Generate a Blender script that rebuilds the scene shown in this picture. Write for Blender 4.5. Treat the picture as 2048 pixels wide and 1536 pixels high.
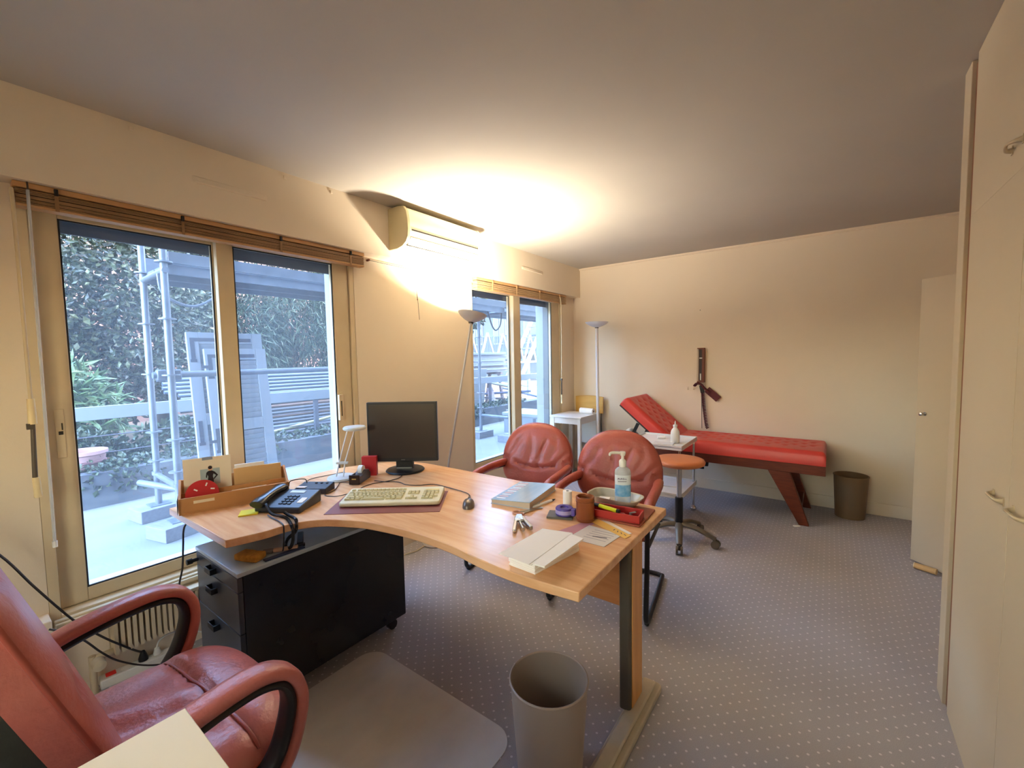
import bpy, math, random
PI = math.pi
from mathutils import Vector, Matrix
# ------------------------------------------------------------------ camera, world, sun, exposure
SC = bpy.context.scene
COL = SC.collection
for o in list(bpy.data.objects): bpy.data.objects.remove(o)
random.seed(11)

cam_data = bpy.data.cameras.new('camera')
cam_data.sensor_width = 36.0
cam_data.lens = 858.0 / 2048.0 * 36.0
cam_data.clip_start = 0.02
cam = bpy.data.objects.new('camera', cam_data)
COL.objects.link(cam)
cam.matrix_world = Matrix(((0.80388, -0.02345, 0.59433, 0.0),
                           (0.59448, 0.06169, -0.80174, 0.0),
                           (-0.01786, 0.99782, 0.06353, 1.43),
                           (0, 0, 0, 1)))
SC.camera = cam
SC.view_settings.view_transform = 'Standard'
SC.view_settings.look = 'None'
SC.view_settings.gamma = 1.0
SC.view_settings.use_curve_mapping = False
SC.view_settings.exposure = 1.05
SC.cycles.use_denoising = True
SC.cycles.max_bounces = 10
SC.cycles.diffuse_bounces = 6
SC.cycles.transparent_max_bounces = 24
SC.cycles.sample_clamp_indirect = 6.0

world = bpy.data.worlds.new('sky_world'); SC.world = world
world.use_nodes = True
wn = world.node_tree.nodes; wl = world.node_tree.links
bg = wn['Background']
sky = wn.new('ShaderNodeTexSky')
sky.sky_type = 'NISHITA'; sky.sun_disc = False
sky.sun_elevation = math.radians(38); sky.sun_rotation = math.radians(63)
sky.air_density = 1.0; sky.dust_density = 2.0; sky.ozone_density = 1.0
wl.new(sky.outputs['Color'], bg.inputs['Color'])
SKY = 3.6
bg.inputs['Strength'].default_value = SKY

sun_data = bpy.data.lights.new('sun', 'SUN')
sun_data.energy = 8.0; sun_data.angle = math.radians(0.6); sun_data.color = (1.0, 0.93, 0.82)
sun = bpy.data.objects.new('sun', sun_data); COL.objects.link(sun)
sun.location = (6, 6, 12)
sun.rotation_euler = Vector((-0.70, -0.36, -0.62)).to_track_quat('-Z', 'Y').to_euler()

LAMP_W = 34.0          # halogen uplighter beside the window pier
LAMP_COL = (1.0, 0.88, 0.70)
for nm, (y0, y1) in (('window_portal', (0.24, 1.70)), ('window_portal', (2.90, 4.46))):
    pd = bpy.data.lights.new(nm, 'AREA'); pd.shape = 'RECTANGLE'
    pd.size = 1.75; pd.size_y = y1 - y0
    pd.cycles.is_portal = True
    po = bpy.data.objects.new(nm, pd); COL.objects.link(po)
    po.matrix_world = Matrix(((0, 0, -1, -2.70), (0, 1, 0, (y0 + y1) / 2), (1, 0, 0, 1.24), (0, 0, 0, 1)))
pd = bpy.data.lights.new('window_portal', 'AREA'); pd.shape = 'RECTANGLE'; pd.size = 1.1; pd.size_y = 0.95; pd.cycles.is_portal = True  # portal for the added fill window behind the viewer
po = bpy.data.objects.new('window_portal', pd); COL.objects.link(po)
po.location = (-0.80, -1.05, 1.50); po.rotation_euler = (-PI/2, 0, 0)

# ------------------------------------------------------------------ helpers
def lin(c):
    return tuple(((v / 255.0) / 12.92 if v / 255.0 <= 0.04045 else ((v / 255.0 + 0.055) / 1.055) ** 2.4) for v in c)

MATS = {}
def M(name, col, rough=0.5, metal=0.0, spec=0.5, var=None, bump=None, coat=0.0, alpha=1.0, trans=0.0, emit=None, stretch=None, sheen=0.0, ior=1.45):
    """principled material; var=(scale, darker colour, amount), bump=(scale, strength)"""
    if name in MATS: return MATS[name]
    m = bpy.data.materials.new(name); m.use_nodes = True
    nt = m.node_tree; b = nt.nodes['Principled BSDF']
    c = lin(col) + (1.0,)
    b.inputs['Base Color'].default_value = c
    b.inputs['Roughness'].default_value = rough
    b.inputs['Metallic'].default_value = metal
    b.inputs['Specular IOR Level'].default_value = spec
    b.inputs['Coat Weight'].default_value = coat
    b.inputs['Alpha'].default_value = alpha
    b.inputs['Transmission Weight'].default_value = trans
    b.inputs['IOR'].default_value = ior
    b.inputs['Sheen Weight'].default_value = sheen
    if emit:
        b.inputs['Emission Color'].default_value = lin(emit[0]) + (1.0,)
        b.inputs['Emission Strength'].default_value = emit[1]
    tc = None
    if var or bump:
        tc = nt.nodes.new('ShaderNodeTexCoord'); mp = nt.nodes.new('ShaderNodeMapping')
        nt.links.new(tc.outputs['Object'], mp.inputs['Vector'])
        if stretch: mp.inputs['Scale'].default_value = stretch
    if var:
        n = nt.nodes.new('ShaderNodeTexNoise'); n.inputs['Scale'].default_value = var[0]; n.inputs['Detail'].default_value = 5
        nt.links.new(mp.outputs['Vector'], n.inputs['Vector'])
        r = nt.nodes.new('ShaderNodeMapRange'); r.inputs['From Min'].default_value = 0.35; r.inputs['From Max'].default_value = 0.7
        r.inputs['To Max'].default_value = var[2]
        nt.links.new(n.outputs['Fac'], r.inputs['Value'])
        mx = nt.nodes.new('ShaderNodeMix'); mx.data_type = 'RGBA'
        mx.inputs['A'].default_value = c; mx.inputs['B'].default_value = lin(var[1]) + (1.0,)
        nt.links.new(r.outputs['Result'], mx.inputs['Factor'])
        nt.links.new(mx.outputs['Result'], b.inputs['Base Color'])
    if bump:
        n2 = nt.nodes.new('ShaderNodeTexNoise'); n2.inputs['Scale'].default_value = bump[0]; n2.inputs['Detail'].default_value = 4
        nt.links.new(mp.outputs['Vector'], n2.inputs['Vector'])
        bp = nt.nodes.new('ShaderNodeBump'); bp.inputs['Strength'].default_value = bump[1]; bp.inputs['Distance'].default_value = 0.01
        nt.links.new(n2.outputs['Fac'], bp.inputs['Height']); nt.links.new(bp.outputs['Normal'], b.inputs['Normal'])
    MATS[name] = m
    return m

class MB:
    """collects shapes into one mesh"""
    def __init__(s): s.v = []; s.f = []
    def add(s, v, f):
        o = len(s.v); s.v += [tuple(p) for p in v]; s.f += [tuple(i + o for i in q) for q in f]; return s
    def bx(s, x0, x1, y0, y1, z0, z1):
        if x0 > x1: x0, x1 = x1, x0
        if y0 > y1: y0, y1 = y1, y0
        if z0 > z1: z0, z1 = z1, z0
        return s.add([(x0,y0,z0),(x1,y0,z0),(x1,y1,z0),(x0,y1,z0),(x0,y0,z1),(x1,y0,z1),(x1,y1,z1),(x0,y1,z1)],
                     [(0,3,2,1),(4,5,6,7),(0,1,5,4),(1,2,6,5),(2,3,7,6),(3,0,4,7)])
    def box(s, c, size, rot=None):
        t = MB().bx(-size[0]/2, size[0]/2, -size[1]/2, size[1]/2, -size[2]/2, size[2]/2)
        return s.put(t, c, rot)
    def put(s, other, c=(0,0,0), rot=None):
        R = Matrix.Identity(3)
        if rot is not None: R = rot if isinstance(rot, Matrix) else (Matrix.Rotation(rot[2],3,'Z') @ Matrix.Rotation(rot[1],3,'Y') @ Matrix.Rotation(rot[0],3,'X'))
        c = Vector(c)
        return s.add([tuple(R @ Vector(p) + c) for p in other.v], other.f)
    def beam(s, p0, p1, w, h, up=(0,0,1)):
        p0 = Vector(p0); p1 = Vector(p1); d = (p1 - p0); L = d.length; d.normalize()
        u = Vector(up); sd = d.cross(u)
        if sd.length < 1e-5: sd = d.cross(Vector((1,0,0)))
        sd.normalize(); u = sd.cross(d)
        vs = []
        for p in (p0, p1):
            for a, b in ((-1,-1),(1,-1),(1,1),(-1,1)): vs.append(tuple(p + sd*a*w/2 + u*b*h/2))
        return s.add(vs, [(0,1,2,3),(7,6,5,4),(0,4,5,1),(1,5,6,2),(2,6,7,3),(3,7,4,0)])
    def tube(s, pts, r, n=8, closed=False, squash=None):
        pts = [Vector(p) for p in pts]; m = len(pts); rs = r if isinstance(r, (list, tuple)) else [r]*m
        o = len(s.v); prev = None
        for i, p in enumerate(pts):
            a = pts[i-1] if (i > 0 or closed) else pts[i]; b = pts[(i+1) % m] if (i < m-1 or closed) else pts[i]
            t = (b - a)
            if t.length < 1e-9: t = Vector((0,0,1))
            t.normalize()
            if prev is None:
                nrm = t.orthogonal().normalized()
                if abs(t.z) < 0.9: nrm = (Vector((0,0,1)) - t * t.z).normalized()
            else:
                nrm = (prev - t * prev.dot(t))
                nrm = nrm.normalized() if nrm.length > 1e-6 else t.orthogonal().normalized()
            prev = nrm; bn = t.cross(nrm)
            sq = squash or (1, 1)
            for k in range(n):
                an = 2*PI*k/n
                s.v.append(tuple(p + nrm*math.cos(an)*rs[i]*sq[0] + bn*math.sin(an)*rs[i]*sq[1]))
        for i in range(m if closed else m-1):
            for k in range(n):
                a = o + i*n + k; b = o + i*n + (k+1) % n; c = o + ((i+1) % m)*n + (k+1) % n; d = o + ((i+1) % m)*n + k
                s.f.append((a, b, c, d))
        if not closed:
            s.f.append(tuple(o + k for k in range(n))[::-1]); s.f.append(tuple(o + (m-1)*n + k for k in range(n)))
        return s
    def cyl(s, p0, p1, r0, r1=None, n=16):
        return s.tube([p0, p1], [r0, r0 if r1 is None else r1], n)
    def lathe(s, prof, n=24, c=(0,0,0), rot=None):
        t = MB(); m = len(prof)
        for r, z in prof:
            for k in range(n):
                a = 2*PI*k/n; t.v.append((r*math.cos(a), r*math.sin(a), z))
        for i in range(m-1):
            for k in range(n): t.f.append((i*n+k, i*n+(k+1) % n, (i+1)*n+(k+1) % n, (i+1)*n+k))
        if prof[0][0] > 1e-4: t.f.append(tuple(range(n))[::-1])
        if prof[-1][0] > 1e-4: t.f.append(tuple((m-1)*n + k for k in range(n)))
        return s.put(t, c, rot)
    def prism(s, poly, z0, z1):
        n = len(poly)
        v = [(x, y, z0) for x, y in poly] + [(x, y, z1) for x, y in poly]
        f = [tuple(range(n))[::-1], tuple(range(n, 2*n))] + [(i, (i+1) % n, n+(i+1) % n, n+i) for i in range(n)]
        return s.add(v, f)
    def grid(s, fn, nu, nv, cu=False, cv=False):
        o = len(s.v)
        for i in range(nu):
            for j in range(nv): s.v.append(tuple(fn(i/(nu if cu else nu-1), j/(nv if cv else nv-1))))
        for i in range(nu if cu else nu-1):
            for j in range(nv if cv else nv-1):
                s.f.append((o+i*nv+j, o+((i+1) % nu)*nv+j, o+((i+1) % nu)*nv+(j+1) % nv, o+i*nv+(j+1) % nv))
        return s
    def cushion(s, outline, front, back, nr=14, nt=72, edge=(0.0, 0.0)):
        """closed pad: outline(theta)->(u,v); front/back(u,v,r)->depth offsets; axes u=x, depth=y, v=z"""
        t = MB()
        def ring(fun, sgn, off):
            idx = []
            for i in range(nr):
                r = (i + 1) / nr
                rr = math.sin(r * PI / 2) ** 0.9
                row = []
                for k in range(nt):
                    u, v = outline(2*PI*k/nt); u0, v0 = outline.c
                    uu = u0 + (u-u0)*rr; vv = v0 + (v-v0)*rr
                    row.append(len(t.v)); t.v.append((uu, off + sgn*fun(uu, vv, rr), vv))
                idx.append(row)
            u0, v0 = outline.c; ce = len(t.v); t.v.append((u0, off + sgn*fun(u0, v0, 0.0), v0))
            return ce, idx
        cf, F = ring(front, -1, edge[0]); cb, B = ring(back, 1, edge[1])
        for k in range(nt):
            k2 = (k+1) % nt
            t.f.append((cf, F[0][k], F[0][k2])); t.f.append((cb, B[0][k2], B[0][k]))
            for i in range(nr-1):
                t.f.append((F[i][k], F[i+1][k], F[i+1][k2], F[i][k2]))
                t.f.append((B[i][k2], B[i+1][k2], B[i+1][k], B[i][k]))
            t.f.append((F[-1][k], B[-1][k], B[-1][k2], F[-1][k2]))
        return t
    def build(s, name, mat, parent=None, smooth=None, bevel=0.0, seg=2, sub=0, world=False, loc=None, rot=None):
        vs = s.v
        if world and parent is not None:
            root = parent
            while root.parent is not None: root = root.parent
            inv = Matrix.LocRotScale(root.location, root.rotation_euler, None).inverted()
            vs = [tuple(inv @ Vector(p)) for p in vs]
        me = bpy.data.meshes.new(name); me.from_pydata(vs, [], s.f); me.update()
        if smooth is not None:
            me.polygons.foreach_set('use_smooth', [True]*len(me.polygons)); me.set_sharp_from_angle(angle=math.radians(smooth))
        me.materials.append(mat)
        o = bpy.data.objects.new(name, me); COL.objects.link(o)
        if parent is not None: o.parent = parent
        if loc: o.location = loc
        if rot: o.rotation_euler = rot
        if bevel:
            b = o.modifiers.new('bevel', 'BEVEL'); b.width = bevel; b.segments = seg; b.limit_method = 'ANGLE'; b.angle_limit = math.radians(40)
            if smooth is None:
                me.polygons.foreach_set('use_smooth', [True]*len(me.polygons)); me.set_sharp_from_angle(angle=math.radians(35))
        if sub:
            q = o.modifiers.new('sub', 'SUBSURF'); q.levels = sub; q.render_levels = sub
        return o

def outl(fn, c):
    class O:
        def __call__(self, t): return fn(t)
    o = O(); o.c = c; return o
def superell(w, h, e, c=(0,0)):
    def fn(t):
        a, b = math.cos(t), math.sin(t)
        return (c[0] + w*math.copysign(abs(a)**(2/e), a), c[1] + h*math.copysign(abs(b)**(2/e), b))
    return outl(fn, c)

def tag(o, label=None, cat=None, group=None, kind=None):
    if label: o['label'] = label
    if cat: o['category'] = cat
    if group: o['group'] = group
    if kind: o['kind'] = kind
    return o
def thing(name, label, cat, loc=(0,0,0), rz=0.0, group=None, kind=None):
    o = bpy.data.objects.new(name, None); COL.objects.link(o)
    o.location = loc; o.rotation_euler = (0, 0, rz); o.empty_display_size = 0.1
    return tag(o, label, cat, group, kind)
def struct(o, label=None):
    o['kind'] = 'structure'
    if label: o['label'] = label
    return o
def clone(o, parent=None, name=None):
    c = o.copy(); COL.objects.link(c); c.parent = parent
    for ch in list(o.children): clone(ch, c)
    return c
def arc(c, r, a0, a1, n, ax='xy'):
    out = []
    for i in range(n+1):
        a = math.radians(a0 + (a1-a0)*i/n); p = (r*math.cos(a), r*math.sin(a))
        out.append({'xy': (c[0]+p[0], c[1]+p[1], c[2]), 'yz': (c[0], c[1]+p[0], c[2]+p[1]), 'xz': (c[0]+p[0], c[1], c[2]+p[1])}[ax])
    return out
def rrect(x0, x1, y0, y1, r, n=5):
    P = []
    for cx, cy, a in ((x1-r, y1-r, 0), (x0+r, y1-r, 90), (x0+r, y0+r, 180), (x1-r, y0+r, 270)):
        for i in range(n+1):
            t = math.radians(a + 90*i/n); P.append((cx + r*math.cos(t), cy + r*math.sin(t)))
    return P
def spline(pts, n=8):
    """catmull-rom through the points"""
    P = [Vector(p) for p in pts]; out = []
    for i in range(len(P)-1):
        p0 = P[max(i-1, 0)]; p1 = P[i]; p2 = P[i+1]; p3 = P[min(i+2, len(P)-1)]
        for k in range(n):
            t = k/n
            out.append(0.5*((2*p1) + (p2-p0)*t + (2*p0-5*p1+4*p2-p3)*t*t + (3*p1-p0-3*p2+p3)*t**3))
    out.append(P[-1]); return out
def text_part(name, body, size, mat, parent, loc, rot, extrude=0.0004):
    cu = bpy.data.curves.new('txt', 'FONT'); cu.body = body; cu.size = size; cu.extrude = extrude; cu.align_x = 'CENTER'; cu.align_y = 'CENTER'
    t = bpy.data.objects.new('txt', cu); COL.objects.link(t)
    bpy.context.view_layer.update()
    me = bpy.data.meshes.new_from_object(t.evaluated_get(bpy.context.evaluated_depsgraph_get()))
    bpy.data.objects.remove(t)
    me.materials.clear(); me.materials.append(mat)
    o = bpy.data.objects.new(name, me); COL.objects.link(o); o.parent = parent; o.location = loc; o.rotation_euler = rot
    return o

# ------------------------------------------------------------------ materials
m_wall = M('wall_paint', (228, 213, 190), 0.85, var=(1.2, (219, 203, 180), 0.6), bump=(220, 0.04))
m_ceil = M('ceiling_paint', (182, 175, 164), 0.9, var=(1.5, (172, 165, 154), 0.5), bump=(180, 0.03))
m_trim = M('trim_paint', (228, 212, 188), 0.6)
m_frame = M('window_frame_paint', (212, 194, 160), 0.45, var=(6, (199, 180, 146), 0.6))
m_gasket = M('black_gasket', (30, 32, 36), 0.6)
m_ac = M('ac_plastic', (236, 226, 198), 0.4)
m_acside = M('ac_side_plastic', (206, 192, 150), 0.45)
m_dark = M('dark_slot', (40, 36, 30), 0.7)
m_white = M('white_lacquer', (232, 230, 224), 0.35)
m_whitem = M('white_metal', (226, 226, 226), 0.35)
m_chrome = M('chrome', (205, 205, 205), 0.18, metal=1.0)
m_steel = M('brushed_steel', (170, 168, 162), 0.35, metal=1.0)
m_black = M('black_plastic', (24, 24, 26), 0.42)
m_blackgl = M('black_lacquer', (26, 27, 31), 0.22, var=(3, (36, 37, 42), 0.6))
m_grey = M('grey_plastic', (120, 120, 118), 0.5)
m_greymetal = M('taupe_metal', (92, 84, 74), 0.45, metal=0.2)
m_footmetal = M('beige_metal', (192, 180, 158), 0.45, var=(20, (174, 162, 142), 0.5))
m_leather = M('red_brown_leather', (188, 108, 98), 0.34, var=(9, (166, 86, 78), 0.7), bump=(90, 0.18), spec=0.6)
m_leather2 = M('visitor_leather', (174, 88, 72), 0.40, var=(7, (150, 70, 57), 0.7), bump=(60, 0.22), spec=0.5)
m_piping = M('leather_piping', (150, 70, 60), 0.4)
m_vinyl = M('red_vinyl', (208, 64, 52), 0.36, var=(5, (190, 52, 44), 0.6), spec=0.5)
m_tan = M('tan_vinyl', (206, 122, 74), 0.45, var=(8, (192, 108, 64), 0.5))
m_brownwood = M('brown_wood', (112, 48, 24), 0.4, var=(6, (84, 32, 16), 0.8), stretch=(1.5, 14, 14))
m_paper = M('paper', (246, 240, 232), 0.8)
m_cream = M('cream_laminate', (238, 220, 186), 0.5)
m_cup = M('cupboard_paint', (202, 188, 164), 0.55, var=(1.5, (193, 179, 155), 0.5))
m_redpl = M('red_plastic', (178, 44, 40), 0.4)
m_yellow = M('yellow_note', (240, 214, 40), 0.7)
m_beigekb = M('beige_plastic', (226, 218, 184), 0.5, var=(12, (212, 202, 164), 0.6))
m_cable = M('dark_cable', (44, 36, 34), 0.5)
m_whitecable = M('white_cable', (214, 206, 180), 0.5)
m_card = M('brown_card', (196, 140, 84), 0.6, var=(10, (182, 124, 72), 0.6))

def wood_mat(name, c1, c2, rough, scale):
    m = M(name, c1, rough)
    nt = m.node_tree; b = nt.nodes['Principled BSDF']
    tc = nt.nodes.new('ShaderNodeTexCoord'); mp = nt.nodes.new('ShaderNodeMapping'); mp.inputs['Scale'].default_value = scale
    n = nt.nodes.new('ShaderNodeTexNoise'); n.inputs['Scale'].default_value = 3.0; n.inputs['Detail'].default_value = 8; n.inputs['Roughness'].default_value = 0.6
    r = nt.nodes.new('ShaderNodeValToRGB')
    r.color_ramp.elements[0].position = 0.32; r.color_ramp.elements[0].color = lin(c2) + (1,)
    r.color_ramp.elements[1].position = 0.62; r.color_ramp.elements[1].color = lin(c1) + (1,)
    nt.links.new(tc.outputs['Object'], mp.inputs['Vector']); nt.links.new(mp.outputs['Vector'], n.inputs['Vector'])
    nt.links.new(n.outputs['Fac'], r.inputs['Fac']); nt.links.new(r.outputs['Color'], b.inputs['Base Color'])
    return m
m_desk = wood_mat('beech_veneer', (236, 186, 138), (220, 162, 112), 0.24, (1.0, 9.0, 9.0))
m_deskp = wood_mat('beech_panel', (206, 136, 84), (188, 116, 66), 0.4, (1.0, 9.0, 9.0))
m_insert = wood_mat('beech_insert', (226, 168, 100), (208, 146, 82), 0.4, (9.0, 9.0, 1.0))
m_yelwood = wood_mat('yellow_wood', (214, 172, 92), (198, 152, 74), 0.5, (1.0, 6.0, 6.0))

def carpet():
    m = M('carpet', (112, 108, 116), 0.95, spec=0.1)
    nt = m.node_tree; b = nt.nodes['Principled BSDF']; N = nt.nodes.new; L = nt.links.new
    tc = N('ShaderNodeTexCoord'); mp = N('ShaderNodeMapping'); mp.inputs['Scale'].default_value = (24, 24, 24); mp.inputs['Rotation'].default_value = (0, 0, math.radians(45))
    L(tc.outputs['Object'], mp.inputs['Vector'])
    fr = N('ShaderNodeVectorMath'); fr.operation = 'FRACTION'; L(mp.outputs['Vector'], fr.inputs[0])
    sb = N('ShaderNodeVectorMath'); sb.operation = 'SUBTRACT'; sb.inputs[1].default_value = (0.5, 0.5, 0.5); L(fr.outputs[0], sb.inputs[0])
    ml = N('ShaderNodeVectorMath'); ml.operation = 'MULTIPLY'; ml.inputs[1].default_value = (1, 1, 0); L(sb.outputs[0], ml.inputs[0])
    ln = N('ShaderNodeVectorMath'); ln.operation = 'LENGTH'; L(ml.outputs[0], ln.inputs[0])
    mr = N('ShaderNodeMapRange'); mr.inputs['From Min'].default_value = 0.085; mr.inputs['From Max'].default_value = 0.13; mr.inputs['To Min'].default_value = 1; mr.inputs['To Max'].default_value = 0
    L(ln.outputs['Value'], mr.inputs['Value'])
    n1 = N('ShaderNodeTexNoise'); n1.inputs['Scale'].default_value = 2.2; n1.inputs['Detail'].default_value = 4; L(tc.outputs['Object'], n1.inputs['Vector'])
    n2 = N('ShaderNodeTexNoise'); n2.inputs['Scale'].default_value = 420; L(tc.outputs['Object'], n2.inputs['Vector'])
    base = N('ShaderNodeMix'); base.data_type = 'RGBA'; base.inputs['A'].default_value = lin((190, 186, 190)) + (1,); base.inputs['B'].default_value = lin((168, 164, 168)) + (1,)
    L(n1.outputs['Fac'], base.inputs['Factor'])
    fib = N('ShaderNodeMix'); fib.data_type = 'RGBA'; fib.blend_type = 'MULTIPLY'; fib.inputs['Factor'].default_value = 0.5
    L(base.outputs['Result'], fib.inputs['A']); L(n2.outputs['Fac'], fib.inputs['B'])
    gain = N('ShaderNodeMix'); gain.data_type = 'RGBA'; gain.blend_type = 'MULTIPLY'; gain.inputs['Factor'].default_value = 1.0; gain.inputs['B'].default_value = (1.25, 1.25, 1.25, 1)
    L(fib.outputs['Result'], gain.inputs['A'])
    dot = N('ShaderNodeMix'); dot.data_type = 'RGBA'; dot.inputs['B'].default_value = lin((220, 216, 218)) + (1,)
    L(mr.outputs['Result'], dot.inputs['Factor']); L(gain.outputs['Result'], dot.inputs['A'])
    L(dot.outputs['Result'], b.inputs['Base Color'])
    bp = N('ShaderNodeBump'); bp.inputs['Strength'].default_value = 0.3; bp.inputs['Distance'].default_value = 0.004
    L(n2.outputs['Fac'], bp.inputs['Height']); L(bp.outputs['Normal'], b.inputs['Normal'])
    return m
m_carpet = carpet()

def glass(name, tint, haze, gloss=1.0):
    """window pane: clear, mirror-like at a slant, with a haze veil mixed into the shader"""
    m = bpy.data.materials.new(name); m.use_nodes = True; nt = m.node_tree; N = nt.nodes.new; L = nt.links.new
    for n in list(nt.nodes): nt.nodes.remove(n)
    out = N('ShaderNodeOutputMaterial'); tr = N('ShaderNodeBsdfTransparent'); tr.inputs['Color'].default_value = tint + (1,)
    gl = N('ShaderNodeBsdfGlossy'); gl.inputs['Roughness'].default_value = 0.02
    lw = N('ShaderNodeLayerWeight'); lw.inputs['Blend'].default_value = 0.5
    pw_ = N('ShaderNodeMath'); pw_.operation = 'POWER'; pw_.inputs[1].default_value = 5.0; L(lw.outputs['Facing'], pw_.inputs[0])
    fm = N('ShaderNodeMath'); fm.operation = 'MULTIPLY_ADD'; fm.inputs[1].default_value = 0.9*gloss; fm.inputs[2].default_value = 0.035*gloss
    L(pw_.outputs[0], fm.inputs[0])
    mx = N('ShaderNodeMixShader'); L(fm.outputs[0], mx.inputs['Fac']); L(tr.outputs[0], mx.inputs[1]); L(gl.outputs[0], mx.inputs[2])
    dz = N('ShaderNodeBsdfTranslucent'); dz.inputs['Color'].default_value = (0.85, 0.9, 0.95, 1)  # translucent veil imitates the hazy look of the view outside
    m2 = N('ShaderNodeMixShader'); m2.inputs['Fac'].default_value = haze
    L(mx.outputs[0], m2.inputs[1]); L(dz.outputs[0], m2.inputs[2]); L(m2.outputs[0], out.inputs['Surface'])
    MATS[name] = m; return m
m_pane = glass('window_pane', (0.95, 0.98, 1.0), 0.035)
m_warmfill = glass('warm_fill_pane', (1.0, 0.85, 0.64), 0.03)  # amber tint put in the glass to warm the added fill light
# ------------------------------------------------------------------ the room
XW = -2.59; XO = -2.95; YB = 4.81; YF = -0.95; XR = 1.02; HC = 2.487
struct(MB().bx(XO, XR+0.12, YF-0.12, YB+0.12, -0.06, 0.0).build('floor', m_carpet), 'grey blue carpet with rows of pale pin dots')
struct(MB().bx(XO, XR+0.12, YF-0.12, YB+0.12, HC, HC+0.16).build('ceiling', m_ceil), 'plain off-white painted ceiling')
struct(MB().bx(XW, XR, YB, YB+0.12, 0.0, HC).build('wall_back', m_wall), 'beige painted wall behind the red couch')
struct(MB().bx(XR, XR+0.12, YF, YB, 0.0, HC).build('wall_right', m_wall), 'beige wall behind the open door')
F0, F1, FZ0, FZ1 = -1.38, -0.22, 1.00, 2.00
struct(MB().bx(XW, F0, YF-0.12, YF, 0.0, HC).bx(F1, XR, YF-0.12, YF, 0.0, HC).bx(F0, F1, YF-0.12, YF, 0.0, FZ0).bx(F0, F1, YF-0.12, YF, FZ1, HC).build('wall_front', m_wall), 'beige wall behind the viewer, cut for the added fill window')
w3 = thing('window_3', 'amber tinted fill window added in the unseen wall behind the viewer', None, ((F0+F1)/2, YF, FZ0)); w3['kind'] = 'structure'  # unseen window added to bring fill light from behind the viewer
fm_ = MB().bx(F0, F0+0.05, YF-0.1, YF-0.02, FZ0, FZ1).bx(F1-0.05, F1, YF-0.1, YF-0.02, FZ0, FZ1).bx(F0+0.05, F1-0.05, YF-0.1, YF-0.02, FZ0, FZ0+0.05).bx(F0+0.05, F1-0.05, YF-0.1, YF-0.02, FZ1-0.05, FZ1).bx((F0+F1)/2-0.04, (F0+F1)/2+0.04, YF-0.1, YF-0.02, FZ0+0.05, FZ1-0.05)
fm_.build('frame', m_frame, w3, bevel=0.003, world=True)
for a_, b_ in ((F0+0.05, (F0+F1)/2-0.04), ((F0+F1)/2+0.04, F1-0.05)): MB().bx(a_, b_, YF-0.063, YF-0.057, FZ0+0.05, FZ1-0.05).build('pane', m_warmfill, w3, world=True)
W1 = (0.228, 1.725); W2 = (2.885, 4.50); ZS = 0.33; ZT = 2.14
for nm_, xa, xb, mt_, lb_ in (('wall_left', -2.71, XW, m_wall, 'beige window wall with two wide openings'), ('wall_facade', XO, -2.71, M('facade_grey', (150, 152, 156), 0.9), 'grey outer face of the window wall')):
    w = MB()
    for y0, y1 in ((YF, W1[0]), (W1[1], W2[0]), (W2[1], YB+0.12)): w.bx(xa, xb, y0, y1, 0.0, HC)
    for y0, y1 in (W1, W2):
        w.bx(xa, xb, y0, y1, 0.0, ZS); w.bx(xa, xb, y0, y1, ZT, HC)
    struct(w.build(nm_, mt_), lb_)
t = struct(MB().bx(XW, -2.495, YF, YB, 2.14, HC).build('trim_1', m_wall), 'boxed beam above both windows')
cm = MB()
pr = [(4.81, 2.487), (4.788, 2.487), (4.788, 2.475), (4.800, 2.466), (4.81, 2.464)]
cm.v = [(-2.495, y, z) for y, z in pr] + [(XR, y, z) for y, z in pr]
cm.f = [(0,1,2,3,4), (9,8,7,6,5)] + [(i, i+5, (i+1) % 5 + 5, (i+1) % 5) for i in range(5)]
struct(cm.build('trim_2', m_trim), 'thin cornice moulding along the back wall')
struct(MB().bx(XW, XR, YB-0.014, YB, 0.0, 0.11).build('baseboard_back', m_trim, bevel=0.004), 'beige baseboard along the back wall')
struct(MB().bx(XW, XW+0.012, 1.73, 2.88, 0.0, 0.10).build('baseboard_left', m_trim, bevel=0.004), 'beige baseboard under the pier between the windows')

# unseen block added above to keep the terrace shaded; outer wall beyond the room
struct(MB().bx(XO, 6.0, YF-0.12, 14.0, HC+0.17, 8.5).build('shade_storeys', M('render_facade', (210, 204, 192), 0.9)), 'unseen storeys added above the room to shade the terrace')
struct(MB().bx(XO, XO+0.3, 4.95, 14.0, -0.3, HC+0.16).build('wall_outside', MATS['render_facade']), 'outer wall beyond the room')

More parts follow.
